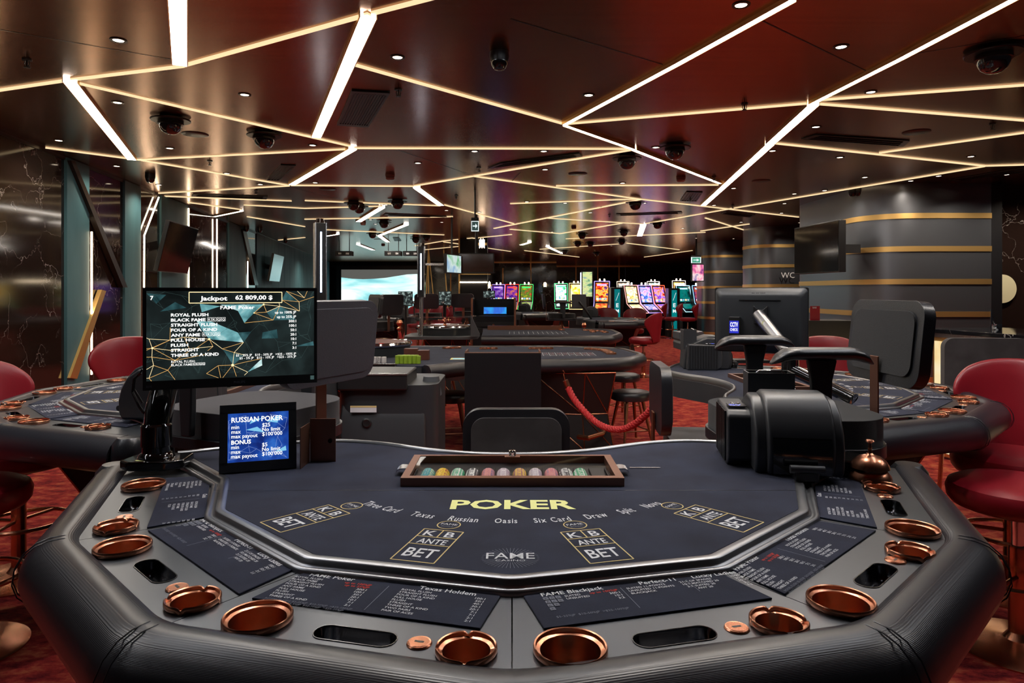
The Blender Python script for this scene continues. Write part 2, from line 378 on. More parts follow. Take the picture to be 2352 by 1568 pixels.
# unseen cool LED bars, added above the tables to brighten the foreground
for i, (x0,y0,x1,y1,wd,lab) in enumerate([(-1.85,1.3,-1.72,3.4,.10,'left above the near poker table'),(1.55,1.5,2.1,3.3,.10,'right above the near poker table'),
        (-0.5,2.0,0.5,3.2,.09,'crosswise above the near poker table'),(-3.2,.2,-2.7,2.2,.08,'over the left poker table'),(3.3,1.2,3.9,3.2,.09,'over the right poker table')]):
    p, q = Vector((x0,y0,CEIL)), Vector((x1,y1,CEIL)); c = (p+q)/2; d = q-p; L = d.length
    m = mb('led_fill').box(-L/2, L/2, -wd/2, wd/2, -0.022, 0.01)
    tag(m.build('ceiling_light', loc=c, rz=math.atan2(d.y, d.x)), 'added fill LED bar outside the view, '+lab, 'ceiling light', 'linear ceiling lights')
# recessed downlights
DL = [(272,92),(562,217),(913,131),(270,235),(1352,218),(1702,11),(1932,107),(2000,211),(135,322),(390,340),(718,333),(1090,347),(1249,347),(1506,338),
 (1874,291),(1774,346),(1929,361),(2230,359),(268,381),(521,398),(724,419),(598,423),(960,374),(365,424),(1252,389),(1430,420),(1685,432),(1894,437),
 (2092,415),(1298,466),(1210,463),(886,470),(1356,488),(851,504),(1100,487),(1015,510),(1480,466),(1802,467),(1640,471),(1795,489),(1636,450)]
base = None; its = []
for i, (px, py) in enumerate(DL):
    p = P(px, py, CEIL)
    if base is None:
        base = thing('downlight', 'x', 'ceiling light', p, 0, 'recessed downlights')
        mb('beam').lathe([(0.030,-.002),(0.034,-.006),(0.046,-.005),(0.048,0.0)], 24).build('trim_ring', base)
        mb('down').lathe([(0,-.003),(0.030,-.003),(0.030,0)], 20).build('lens', base)
        o = base
    else: o = dup(base, p)
    its.append((o, px, py))
place_labels(its, 'small recessed downlight')
def spot(p, wtt, col=(1,0.84,0.66), ang=146, blend=0.9, size=0.04):
    l = bpy.data.lights.new('downlight_beam', 'SPOT'); l.energy = wtt; l.color = col; l.spot_size = R(ang); l.spot_blend = blend; l.shadow_soft_size = size
    o = bpy.data.objects.new('downlight_beam', l); COL.objects.link(o); o.location = p; return o
for i, (o, px, py) in enumerate(its[:29]):
    s = spot((0,0,-0.02), SPOT_W*(1.0 if o.location.y < 9 else 1.6)); s.parent = o
for (x, y) in ((-0.55,2.3),(0.7,2.4),(-1.3,3.1),(1.35,3.0),(0,3.4),(-2.6,2.2),(2.7,2.1),(4.6,8.9),(5.5,8.8),(6.3,8.7),(7.2,8.9),(4.3,10.4),(4.9,14.6),(6.2,14.7),(5.1,18.9),(6.2,19.1),(-1.2,12.5),(1.6,12),(-3,15),(1,17),(4,16),(3.2,22),(-2,22),(0.5,27),(-5,30),(-6.5,24),(0,31),(3,33),(6,35),(8,30),(2,37)):  # extra downlights, added to brighten foreground, banded walls and far hall
    o = dup(base, (x,y,CEIL)); o['label'] = 'added downlight x'; s = spot((0,0,-0.02), SPOT_W*(1.1 if y < 5 else 2.2 if y < 20 else 5), (0.93,0.95,1.0) if y < 5 else (1,0.86,0.7)); s.parent = o
    its.append((o, CX+F*x/max(y,.1), HY-F*1.5/max(y,.1)))
place_labels(its, 'small recessed downlight')
# dome cameras, speakers, sprinklers, smoke detectors, vents
DC = [(392,270,.088),(607,306,.052),(1550,334,.05),(1440,359,.046),(2282,115,.135),(812,463,.04),(825,471,.04),(913,460,.03),(882,508,.024),(856,534,.03),(955,546,.026),(980,541,.02),
 (1459,462,.03),(1433,529,.03),(1510,510,.034),(1337,536,.024),(1428,551,.022),(1327,556,.022),(1356,556,.022),(1297,575,.018),(1370,579,.018)]
base = None; its = []
for px, py, s in DC:
    p = P(px, py, CEIL)
    if base is None:
        base = thing('dome_camera', 'x', 'security camera', p, 0, 'dome cameras with a wide collar')
        mb('beam').lathe([(0,-.030),(.155,-.030),(.16,-.024),(.16,-.018),(.09,-.014),(.085,0)], 36).build('mounting_collar', base)
        mb('beam').lathe([(.10,-.030),(.104,-.06),(.092,-.062)], 32).build('housing_ring', base)
        mb('dome').lathe([(.092,-.055),(.088,-.085),(.07,-.118),(.04,-.140),(.0,-.148)], 32).build('dome_cover', base)
        o = base
    else: o = dup(base, p)
    its.append((o, px, py))
place_labels(its, 'domed camera with collar')
base = None; its = []
for px, py in [(1147,120),(345,400),(1958,434),(1973,433),(566,521),(597,523),(656,549),(1088,518)]:
    p = P(px, py, CEIL)
    if base is None:
        base = thing('ceiling_camera', 'x', 'security camera', p, 0, 'small black ball cameras')
        mb('black').lathe([(0,0),(.06,0),(.062,-.03),(.055,-.06)], 24).build('camera_housing', base)
        mb('dome').lathe([(.055,-.055),(.052,-.08),(.035,-.105),(0,-.115)], 24).build('dome_cover', base)
        o = base
    else: o = dup(base, p)
    its.append((o, px, py))
place_labels(its, 'small black ball camera')
base = None; its = []
for px, py in [(448,308),(1327,399),(752,434),(1748,415),(2105,303),(868,549)]:
    p = P(px, py, CEIL)
    if base is None:
        base = mb('beam').lathe([(0,-.006),(.115,-.006),(.12,-.003),(.12,0)], 40).build('ceiling_speaker', loc=p); tag(base, 'x', 'speaker', 'flush ceiling speakers'); o = base
    else: o = dup(base, p)
    its.append((o, px, py))
place_labels(its, 'flat round speaker cover')
base = None; its = []
for px, py in [(62,136),(915,205),(482,369),(1100,384),(1710,238),(588,437),(1048,448),(1586,452),(1683,471),(1400,492),(2280,284),(1640,405)]:
    p = P(px, py, CEIL)
    if base is None:
        m = mb('beam').lathe([(0,0),(.03,0),(.028,-.008),(0,-.008)], 16).cyl((0,0,0),(0,0,-.05),.006,seg=8)
        m.tube([(.012,0,-.01),(.018,0,-.03),(.006,0,-.05)],.003,6).tube([(-.012,0,-.01),(-.018,0,-.03),(-.006,0,-.05)],.003,6).lathe([(0,-.052),(.020,-.050),(.020,-.054),(0,-.054)], 12)
        base = m.build('fire_sprinkler', loc=p); tag(base, 'x', 'sprinkler', 'ceiling sprinklers'); o = base
    else: o = dup(base, p)
    its.append((o, px, py))
place_labels(its, 'tiny fire sprinkler head')
base = None; its = []
for px, py in [(896,402),(1564,407),(834,511),(1318,520),(880,561)]:
    p = P(px, py, CEIL)
    if base is None:
        base = mb('smoke_cap').lathe([(0,-.055),(.045,-.055),(.055,-.045),(.055,-.022),(.05,-.02),(.06,-.015),(.06,0)], 24).build('smoke_detector', loc=p); tag(base, 'x', 'smoke detector', 'smoke detectors'); o = base
    else: o = dup(base, p)
    its.append((o, px, py))
place_labels(its, 'reddish smoke detector')
def vent(c4, label, n, across=True):     # four photo corners on the ceiling: a b c d around
    q = [P(*c, CEIL-.004) for c in c4]; c = sum(q, Vector())/4
    t = thing('ceiling_vent', label, 'air vent', c)
    fr = mb('beam'); a, b, e, d = [v-c for v in q]
    k = .12
    for (u, v) in ((a,b),(b,e),(e,d),(d,a)):
        fr.add([u, v, v*(1-k), u*(1-k), u+Vector((0,0,-.008)), v+Vector((0,0,-.008)), v*(1-k)+Vector((0,0,-.008)), u*(1-k)+Vector((0,0,-.008))],
               [(0,1,2,3),(4,5,6,7),(0,1,5,4),(2,3,7,6)], False)
    fr.build('vent_frame', t)
    mb('black').add([a*.9,b*.9,e*.9,d*.9], [(0,1,2,3)], False).build('vent_opening', t)
    sl = mb('beam')
    for i in range(1, n):
        f = i/n
        if across: u = a.lerp(b, f)*.9; v = d.lerp(e, f)*.9
        else: u = a.lerp(d, f)*.9; v = b.lerp(e, f)*.9
        w2 = (v-u).normalized().cross(Vector((0,0,1)))*.004
        sl.add([u+w2, u-w2, v-w2, v+w2, u+w2+Vector((0,0,-.01)), u-w2+Vector((0,0,-.01)), v-w2+Vector((0,0,-.01)), v+w2+Vector((0,0,-.01))],
               [(0,1,2,3),(4,5,6,7),(0,1,5,4),(1,2,6,5),(2,3,7,6),(3,0,4,7)], False)
    sl.build('vent_slats', t)
vent([(808,207),(896,212),(846,291),(774,286)], 'square slatted air vent beside the longest LED bar', 12)
vent([(645,378),(680,379),(640,414),(612,413)], 'small three-slot air vent left of centre of the ceiling', 4)
vent([(1150,374),(1330,351),(1338,358),(1120,386)], 'long narrow dark air slot in the middle of the ceiling', 3, False)
vent([(445,445),(615,450),(612,457),(440,450)], 'long narrow air slot near the left wall', 3, False)
vent([(885,490),(1025,496),(1030,500),(880,494)], 'thin far air slot left of the hanging exit sign', 2, False)
vent([(1415,491),(1565,486),(1567,490),(1417,495)], 'thin far air slot above the slot machines', 2, False)
vent([(1577,440),(1614,441),(1600,462),(1562,461)], 'small grille vent between the two reddish ceiling bays', 6)
vent([(1875,308),(2090,322),(2075,335),(1840,318)], 'wide dark slatted air vent at the right of the ceiling', 3, False)
vent([(1668,486),(1735,492),(1725,499),(1655,490)], 'small dark vent over the rounded metal walls', 3, False)
vent([(2180,412),(2352,383),(2400,388),(2200,415)], 'long bluish air slot over the banded wall at the right', 3, False)
vent([(902,545),(916,545),(922,553),(906,553)], 'tiny three-slot vent before the projection screen', 4)

# ---------------------------------------------------------------- left wall with marble, teal and led
WD = Vector((-0.155, 1.0, 0)); WB = Vector((-3.80, 0, 0))
def wy(px): return 5958.0/(933.0-px)                 # depth of the left wall plane seen at a photo column
def wp(px, z, off=0.0): 
    y = wy(px); n = Vector((1, 0.155, 0)).normalized(); return WB+WD*y+Vector((0,0,z))+n*off
def wz(px, py): return EYE-(py-HY)/F*wy(px)
def wall_poly(pts, th, m, name, parent=None, off0=0.0):   # pts photo px on the wall plane, (px,py) or (px,'z',z)
    q = []
    for p in pts: q.append(wp(p[0], p[2] if p[1] == 'z' else wz(*p), off0))
    n = Vector((1,0.155,0)).normalized()*th; k = len(q)
    v = q+[a+n for a in q]; f = [tuple(range(k)), tuple(range(k, 2*k))]+[(i,(i+1)%k,k+(i+1)%k,k+i) for i in range(k)]
    return mb(m).add(v, f, False).build(name, parent)
def wslab(y0, y1, z0, z1, th, m, off=0.0):
    n = Vector((1,0.155,0)).normalized(); a, b = WB+WD*y0+n*off, WB+WD*y1+n*off
    return mb(m).prism([(a.x,a.y),(b.x,b.y),((b+n*th).x,(b+n*th).y),((a+n*th).x,(a+n*th).y)], z0, z1)
wl = struct(wslab(-4, 34, 0, CEIL, -0.12, 'black_panel').build('wall_left'))
segs = [(-4,wy(143)-.005,'marble'),(wy(143),wy(195),'teal'),(wy(196),wy(278),'marble'),(wy(278),wy(315),'teal'),(wy(316),wy(363),'marble'),(wy(363),wy(425),'teal'),(wy(426),wy(520),'marble'),(wy(521),wy(560),'teal'),(wy(561),wy(585),'marble')]
y0 = wy(586); 
for a, b, m in segs: wslab(a, b, 0.0, CEIL-.01, .05 if m == 'teal' else .02, m).build(m+'_panel', wl)
while y0 < 33.5:
    wslab(y0, min(y0+.95, 33.9), 0, CEIL-.01, .04, 'teal').build('teal_panel', wl); y0 += .97
trim(wslab(-4, 34, CEIL-.035, CEIL, .03, 'beam'))
trim(wslab(-4, 34, 0, .1, .06, 'beam'))
wall_poly([(143,368),(152,368),(277,660),(266,660)], .06, 'beam', 'wall_beam', wl, .03)
wall_poly([(548,527),(556,527),(585,655),(577,655)], .06, 'beam', 'wall_beam', wl, .03)
wall_poly([(218,665),(228,668),(160,870),(143,868)], .05, 'brass', 'wall_beam', wl, .03)
def wled(pts, wd, label):
    o = None; m = mb('led_wall')
    for a, b in zip(pts, pts[1:]):
        p = wp(a[0], wz(*a), .06); q = wp(b[0], wz(*b), .06); m.cyl(p, q, wd/2*.6, seg=8)
    tag(m.build('wall_light'), label, 'wall light', 'LED lines on the left wall')
wled([(198,532),(198,860)], .035, 'vertical LED line beside the first teal wall panel')
wled([(355,453),(321,541),(320,860)], .035, 'bent LED line that slants up to the ceiling, left wall')
wled([(425,478),(425,860)], .035, 'vertical LED line behind the tilted television')
wled([(491,503),(491,860)], .04, 'vertical LED line between two marble panels')
wled([(563,600),(563,860)], .04, 'short far vertical LED line beside the slanted beam')
wled([(-60,360),(-60,900)], .04, 'vertical LED line just outside the left edge of the photo')
for (px, py) in []:
    p = wp(px, wz(px,py), .3); l = bpy.data.lights.new('wall_glow','POINT'); l.energy = 9; l.color = (1,.75,.45); l.shadow_soft_size = .1
    o = bpy.data.objects.new('wall_glow', l); COL.objects.link(o); o.location = p; o.parent = wl
def tv(name, label, c, yaw, w_, h_, th=.06, tilt=0, roll=0, m='tv', es=None, cat='television', group=None, mount=.2):
    t = thing(name, label, cat, c, yaw, group); t.rotation_euler = (R(tilt), R(roll), yaw)
    mb('black').box(-w_/2, w_/2, 0, th, -h_/2, h_/2).build('casing', t, bevel=.006)
    mb(m).add([(-w_/2+.012,-.002,-h_/2+.015),(w_/2-.012,-.002,-h_/2+.015),(w_/2-.012,-.002,h_/2-.015),(-w_/2+.012,-.002,h_/2-.015)],[(0,1,2,3)],False).build('screen', t)
    if mount: mb('black').box(-.06,.06,th,th+mount,-.06,.06).build('wall_bracket', t)
    return t
y = wy(413)
tv('television', 'large tilted dark television on the first wide teal wall panel', Vector((-5.14,10.55,2.07)), R(99), 1.40, .76, tilt=13)
tv('television', 'far pale reflecting television on the teal wall', Vector((-6.37,18.5,2.05)), R(99), 1.5, .74, tilt=10, m='silver')
# ---------------------------------------------------------------- back walls and projection screen
struct(mb('black_panel').box(-9.4, PX(1278,34), 34, 34.2, 0, CEIL).build('wall_back'))
struct(mb('marble').box(PX(975,34), PX(1278,34), 33.93, 33.99, 0, CEIL-.02).build('wall_back_marble'))
struct(mb('marble').box(PX(1278,39), PX(1436,39), 39, 39.2, 0, CEIL).build('wall_far'))
cu = mb('curtain'); x0, x1 = PX(1436,39), 9.0; n = 160
cu.sweep([(x0+(x1-x0)*i/n, 38.9+.05*math.sin(i*1.9)) for i in range(n+1)], [(0,0),(0,CEIL)], cap=False)
struct(cu.build('wall_curtain', fix=False))
for px, Y, z0, z1 in [(1155,33.85,.0,2.6),(1219,33.85,0,2.9),(1323,38.85,.0,2.9),(1373,38.85,0,2.9),(1422,38.85,0,2.9),(1035,33.85,0,2.9)]:
    x = PX(px, Y); trim(mb('brass').box(x-.03, x+.03, Y, Y+.05, z0, z1))
trim(mb('brass').box(PX(1130,33.8), PX(1278,33.8), 33.78, 33.9, PZ(604,33.8), PZ(601,33.8)))
trim(mb('brass').box(PX(1278,38.8), PX(1470,38.8), 38.78, 38.9, PZ(613,38.8), PZ(610,38.8)))
M['sea'] = screen_mat('projected sea ice', [(0.14,0.45,0.50),(0.30,0.66,0.68),(0.70,0.95,0.90),(0.95,1.0,0.94)], 0.55, 1.35, (0.6,1,2.4), 5)
M['sea_sky'] = emat('projected grey sky', (0.11,0.11,0.10), 1.0)
t = thing('projection_screen', 'huge projection screen showing pale turquoise sea at the back of the hall', 'projection screen', (PX(872,33.6), 33.6, 0))
X0, X1, Z0, Z1 = PX(784,33.6)-PX(872,33.6), PX(960,33.6)-PX(872,33.6), PZ(812,33.6), PZ(619,33.6)
mb('black').box(X0-.25, X1+.2, .0, .12, 0.3, Z1+.2).build('screen_frame', t)
ys = [PZ(v,33.6) for v in (637,640,641,640,638,634,630,629)]
pts = [(X0,-.01,.35),(X1,-.01,.35)]+[(X1-(X1-X0)*i/7, -.01, ys[7-i]) for i in range(8)]
mb('sea').add(pts, [tuple(range(len(pts)))], False).build('projected_sea', t)
pts2 = [(X0+(X1-X0)*i/7, -.01, ys[i]) for i in range(8)]+[(X1,-.01,Z1),(X0,-.01,Z1)]
mb('sea_sky').add(pts2, [tuple(range(len(pts2)))], False).build('projected_sky', t)
# right side far limit and side walls
struct(mb('black_panel').box(9.0, 9.2, 9, 39, 0, CEIL).build('wall_right'))
struct(mb('black_panel').box(9.0, 14, 9, 9.2, 0, CEIL).build('wall_right_front'))
# ---------------------------------------------------------------- banded metal walls on the right
def banded(name, plan, bands, z1=CEIL):
    plan = arc_corner(plan, .75, 10)
    w_ = struct(mb('panel_metal').sweep(plan, [(0,0),(0,z1)], cap=False).build(name, fix=False))
    return w_, plan
BZ = [PZ(v, 9.4) for v in (495,571,646.5,721.5,797)]
BZ = [1.548+.4505*(1.95-i)+0 for i in range(0)] or BZ
def bands_on(w_, plan, h=.037):
    for z in BZ+[BZ[-1]-.4505, BZ[-1]-.901]:
        mb('brass').sweep(plan, [(.004,z-h),(.012,z-h),(.012,z+h),(.004,z+h)], cap=False).build('brass_band', w_, fix=False)
for nm, pl in (('wall_banded_near', [(5.4,11.95),(4.98,11.95),(4.98,9.4),(6.60,9.4)]), ('wall_banded_middle', [(6.4,16.7),(5.55,16.7),(5.55,15.5),(6.9,15.5)]), ('wall_banded_far', [(6.6,21.3),(5.68,21.3),(5.68,19.9),(7.6,19.9)])):
    w_, plan = banded(nm, pl, None); bands_on(w_, plan)
struct(mb('black_panel').box(6.60, 6.75, 9.4, 11, 0, CEIL).build('wall_recess'))
for x in (5.02,):  pass
l = mb('white'); l.text('WC', Matrix.Translation(PY(1794,638,15.42)) @ rot('X',90), .18, 'L'); 
tag(l.build('wall_lettering', fix=False), 'pale WC lettering on the middle banded wall', 'sign')
tv('television', 'dark brown television mounted on the near banded wall', Vector((4.33,9.75,1.4+.10*9.75/1.568)), R(-86), 1.24, .70, th=.10, mount=.54)
tag(mb('mirror').lathe([(0,0),(.20,0),(.20,.02),(0,.02)], 40, X=rot('X',90)).build('round_mirror', loc=PY(2300,663,9.58)), 'round mirror with a painted pale reflection in the dark recess at the right edge', 'mirror')
mb('black_panel')
struct(mb('marble').box(6.75, 9, 9.6, 9.7, 0, CEIL).build('wall_recess_back'))
# ---------------------------------------------------------------- poker table
LI = [Vector(p) for p in ((-1.122,2.0),(-.904,1.417),(-.536,1.057),(0,.922))]
def mir(L): return L+[Vector((-p.x,p.y)) for p in reversed(L[:-1])]
RAIL = mir(LI)
FOOT = mir([Vector(p) for p in ((-1.02,2.075),(-.79,1.80),(-.688,1.547),(-.390,1.258),(0,1.154))])
FELT = mir([Vector(p) for p in ((-.985,2.075),(-.752,1.822),(-.655,1.560),(-.372,1.289),(0,1.1975))])
BACK = [Vector(p) for p in ((-1.02,2.085),(-.92,2.145),(-.75,2.225),(-.578,2.265),(-.43,2.225),(-.236,2.115),(-.1,2.075),(0,2.068))]
BACK = mir(BACK)
OFF = Vector((0,-1.6))
def L2(L): return [p+OFF for p in L]
def paytable(m, X, cols):
    # cols: list of (title, title_u, rows, row_u, nums, num_u, num_from)
    for (ti, tu, rows, ru, nums, nu, red) in cols:
        m.use('white').text(ti, X @ T(tu, -.020, 0), .0175, 'L', bold=.012)
        for i, r in enumerate(rows):
            g = r.startswith('~')
            m.use('grey_print' if g else 'white').text(r.lstrip('~'), X @ T(ru, -.0315-.0098*i, 0), .0088, 'L', bold=.008)
        for i, r in enumerate(nums):
            m.use('red_print' if r.startswith('up') else 'white').text(r, X @ T(nu, -.0315-.0098*i, 0), .0095, 'R', bold=.006)
HANDS = ['ROYAL FLUSH','BLACK FAME','STRAIGHT FLUSH','FOUR OF A KIND','ANY FAME','FULL HOUSE','FLUSH','STRAIGHT','THREE OF A KIND']
def padtext(k, m, X):
    if k in (2, 4):     # poker + holdem
        paytable(m, X, [('FAME Poker', .050, HANDS, .028, ['up to 100%JP','up to 25%JP','300:1','100:1','50:1','20:1','10:1','7:1','3:1'], .178, 1),
          ('Texas Holdem', .262, ['ROYAL FLUSH','STRAIGHT FLUSH','FOUR OF A KIND','FULL HOUSE','FLUSH','STRAIGHT','THREE OF A KIND','TWO PAIRS','PAIR OF ACES'], .235, ['100:1','50:1','40:1','30:1','20:1','7:1','7:1','2:1','2:1'], .385, 0)])
        m.use('grey_print').line((.208,-.022),(.208,-.115), .0012, X)
        m.use('grey_print').text('ROYAL FLUSH: $5-25%JP  $10-50%JP  >$25-100%JP', X @ T(.028,-.1205,0), .0075).text('BLACK FAME: $5-5%JP  $10-10%JP  >$25-25%JP', X @ T(.028,-.1285,0), .0075)
    elif k in (1, 3):
        paytable(m, X, [('FAME Blackjack', .035, ['SUITED','UNSUITED','',''], .072, ['up to 100%JP','300:1','10:1','3:2'], .168, 1),
          ('Perfect-11', .215, ['SUITED 11-POINTS','UNSUITED 11-POINTS','BLACKJACK'], .185, ['21:1','10:1','3:1'], .300, 0),
          ('Lucky Ladies', .318, ['       OF SPADES','MATCHED 20','SUITED 20','ANY 20'], .305, ['100:1','30:1','10:1','3:1','1:1'], .405, 0)])
        m.use('grey_print').line((.176,-.022),(.176,-.10), .0012, X).line((.302,-.022),(.302,-.07), .0012, X)
        for i in range(4):
            for j in range(3 if i < 2 else 3-i+1 if i < 3 else 1):
                m.use('grey_print').box(.034+.011*j, .043+.011*j, -.034-.0125*i, -.024-.0125*i, -.0002, .0001, X)
                m.use('felt').text('A', X @ T(.0355+.011*j, -.0325-.0125*i, .0002), .008)
        m.use('grey_print').text('$5-25%JP  $10-50%JP  >$25-100%JP', X @ T(.035,-.098,0), .0085)
    else:
        m.use('white').text('Oasis', X @ T(.20,-.020,0), .015, bold=.01)
        for j, (u, rows) in enumerate(((.06, HANDS), (.26, HANDS[:7]))):
            for i, r in enumerate(rows):
                m.use('white').text(r, X @ T(u,-.034-.0098*i,0), .0085, bold=.005).text(['100:1','50:1','20:1','7:1','5:1','4:1','3:1','2:1','1:1'][i], X @ T(u+.15,-.034-.0098*i,0), .0085, 'R')
        m.use('grey_print').line((.235,-.026),(.235,-.11), .0012, X)
def stadium(w_, h_, n=8): return rrect(w_, h_, h_*.48, n)
def poker_table(label):
    t = thing('poker_table', label, 'poker table', (0,1.6,0), 0, 'navy poker tables with copper cup holders')
    # padded rail
    prof = [(0,-.03),(-.002,-.004),(.004,.006),(.02,.0115),(.045,.011),(.068,.003),(.088,-.015),(.101,-.040),(.104,-.066),(.096,-.092),(.076,-.113),(.045,-.124),(.0,-.126)]
    prof = [(d, TZ+z) for d, z in prof]
    rp = arc_corner(L2(RAIL), .045, 5)
    mb('leather').sweep(rp, prof).build('padded_rail', t, ang=70)
    for i in (1,2,3,4,5):
        p = L2(RAIL)[i]; a = L2(RAIL)[i-1]; b = L2(RAIL)[i+1]
        n = Vector(((b-a).y, -(b-a).x)).normalized(); d = (b-a).normalized(); sm = mb('leather'); 
        if i == 3: continue
        for off in (-.010, .010):
            c = d*off; pp = [(p+c+n*(dd*1.04+ (0 if dd>0 else 0)), z) for dd, z in prof[1:12]]
            sm.tube([(q.x,q.y,z) for q, z in pp], .0013, 5)
        sm.build('rail_seam', t)
    for sx in (-1,1):    # rounded rail ends
        e = L2(RAIL)[0]; e = Vector((e.x*(-sx), e.y)); a = Vector((-.904*(-sx), 1.417-1.6)); d = (e-a).normalized()
        q = [(e.x+ -sx*-1*(.05)*1.0, e.y-.0)]
        m = mb('black_leather'); cx, cy = e.x+sx*.050*(-1)*(-1), e.y+.018
        m.lathe([(0,TZ+.012),(.035,TZ+.010),(.052,TZ-.01),(.058,TZ-.06),(.05,TZ-.11),(0,TZ-.124)], 24, c=(e.x+sx*.046, e.y+.012, 0)).build('rail_end', t)
    # control panels
    holes = {k: [] for k in range(6)}; F_ = L2(FOOT); RL = L2(RAIL)
    IN = F_
    segs = [([RL[0],RL[1]],[F_[2],F_[1],F_[0]]), ([RL[1],RL[2]],[F_[3],F_[2]]), ([RL[2],RL[3]],[F_[4],F_[3]]), ([RL[3],RL[4]],[F_[5],F_[4]]), ([RL[4],RL[5]],[F_[6],F_[5]]), ([RL[5],RL[6]],[F_[8],F_[7],F_[6]])]
    cups = [(330,1112,.050,0),(282,1253,.050,1),(592,1416,.050,2),(1310,1486,.050,3),(1931,1378,.050,4),(2096,1213,.050,5)]
    ashes = [(267,1207,.041,0),(443,1374,.041,1),(1071,1487,.041,2),(1789,1425,.041,3),(2090,1263,.041,4),(2025,1117,.041,5)]
    slots = [(303,1158,0),(356,1311,1),(815,1460,2),(1550,1462,3),(2012,1321,4),(2052,1166,5)]
    toks = [(285,1189,0),(407,1351,1),(963,1478,2),(1692,1443,3),(2057,1288,4),(2033,1140,5)]
    def loc(px, py, z=TZ): p = P(px, py, z); return Vector((p.x, p.y-1.6))
    def circ(c, r, n=28): return [(c.x+r*math.cos(2*PI*i/n), c.y+r*math.sin(2*PI*i/n)) for i in range(n)]
    for (px,py,r,k) in cups+ashes: holes[k].append(circ(loc(px,py,TZ+.008), r-.006))
    SL = []
    for (px,py,k) in slots:
        c = loc(px,py); e = segs[k][0]; a = math.atan2((e[1]-e[0]).y, (e[1]-e[0]).x)
        cs, sn = math.cos(a), math.sin(a)
        f = lambda L, c=c, cs=cs, sn=sn: [(c.x+x*cs-y*sn, c.y+x*sn+y*cs) for x, y in L]
        holes[k].append(f(stadium(.132,.042))); SL.append((c, a, k))
    def addcup(name, c, r, notch):
        o = r; prof_ = [(0,-.066),(o-.014,-.066),(o-.011,-.055),(o-.009,.001),(o-.0085,.004),(o-.003,.006),(o-.002,.011),(o,.012),(o+.0015,.010),(o+.0015,.004),(o-.001,.001),(o-.004,-.004)]
        zf = None
        if notch:
            def zf(a, rr, z):
                q = (a+PI/4) % (PI/2)-PI/4; g = math.exp(-(q/.085)**2)
                return z-g*.0055 if z > .003 and rr > o-.007 else z
        mb('copper').lathe(prof_, 64, zf=zf).build(name, t, loc=(c.x, c.y, TZ), ang=40)
    for (px,py,r,k) in cups: addcup('cup_holder', loc(px,py,TZ+.008), .052, False)
    for (px,py,r,k) in ashes: addcup('ashtray', loc(px,py,TZ+.008), .043, True)
    for (px,py,k) in toks:
        c = loc(px,py); e = segs[k][0]; a = math.atan2((e[1]-e[0]).y, (e[1]-e[0]).x)
        m = mb('copper').lathe([(0,.0035),(.0145,.0035),(.0155,.0028),(.0175,.0030),(.0190,.0012),(.019,-.002)], 36)
        m.use('black').box(-.007,.007,-.0022,.0022,.0030,.0038).build('coin_slot_plate', t, loc=(c.x,c.y,TZ), rz=a)
    for c, a, k in SL:
        m = mb('plate'); n = len(stadium(.1,.04)); v = []; f = []
        lv = [((.1345,.0445),-.001),((.1345,.0445),.0012),((.131,.041),.0012),((.128,.038),-.003),((.124,.034),-.018),((.112,.022),-.026),((.10,.012),-.028)]
        for (w_, h_), z in lv: v += [(x,y,z) for x, y in stadium(w_, h_)]
        for j in range(len(lv)-1):
            for i in range(n): f.append((j*n+i, j*n+(i+1)%n, (j+1)*n+(i+1)%n, (j+1)*n+i))
        f.append(tuple(range((len(lv)-1)*n, len(lv)*n)))
        m.mats = ['recess']; m.add(v, f, True).build('card_recess', t, loc=(c.x,c.y,TZ), rz=a)
    for k, (o_, i_) in enumerate(segs):
        poly = o_+i_; c = sum(poly, Vector((0,0)))/len(poly)
        poly = [p+(c-p).normalized()*.0012 for p in poly]
        m = mb('plate').flat([poly]+holes[k], TZ)
        n = len(poly); v = [(p.x,p.y,TZ-.012) for p in poly]+[(p.x,p.y,TZ) for p in poly]
        m.add(v, [(i,(i+1)%n,n+(i+1)%n,n+i) for i in range(n)], False).build('control_panel', t, fix=False)
    # print pads
    pads = []
    OUTN = []
    for k in range(6):
        o_, i_ = segs[k]; a, b = (i_[-1], i_[0]) if len(i_) == 2 else ((i_[2], i_[0]) if k == 0 else (i_[2], i_[0]))
        if k == 0: a, b = F_[1], F_[2]
        if k == 5: a, b = F_[6], F_[7]
        d = (b-a).normalized(); n = Vector((d.y,-d.x)); L = (b-a).length
        g0 = .013 if k != 3 else .018; g1 = .013 if k != 2 else .018
        if k == 0: g0 = -.12
        if k == 5: g1 = -.12
        flare = .115*.25
        s0 = .0 if k == 3 else -flare; s1 = 0 if k == 2 else flare
        if k == 0: s0 = -.02; s1 = flare
        if k == 5: s1 = .02
        D = .122
        poly = [a+d*(g0*1.0)+n*.008, b-d*g1+n*.008, b-d*g1+d*s1+n*D, a+d*g0+d*s0+n*D]
        pm = mb('felt').prism([(p.x,p.y) for p in reversed(poly)], TZ, TZ+.0035).build('printed_pad', t, bevel=.0015)
        # local frame: x along reading direction, y inward
        org = a - d*(.035 if k not in (0,5,3) else (-.0 if k == 3 else .05))
        if k == 2: org = a-d*.02
        if k == 3: org = a+d*.012
        if k == 5: org = a-d*.02
        if k == 0: org = a-d*.13
        X = Matrix(((d.x,-n.x,0,org.x),(d.y,-n.y,0,org.y),(0,0,1,TZ+.0042),(0,0,0,1)))
        tm = mb('white'); padtext({0:5,1:1,2:2,3:3,4:4,5:0}[k], tm, X)
        tm.build('printed_paytable', pm, fix=False)
    # stepped moulding around the playing surface
    fl = arc_corner(L2(FELT), .012, 3)
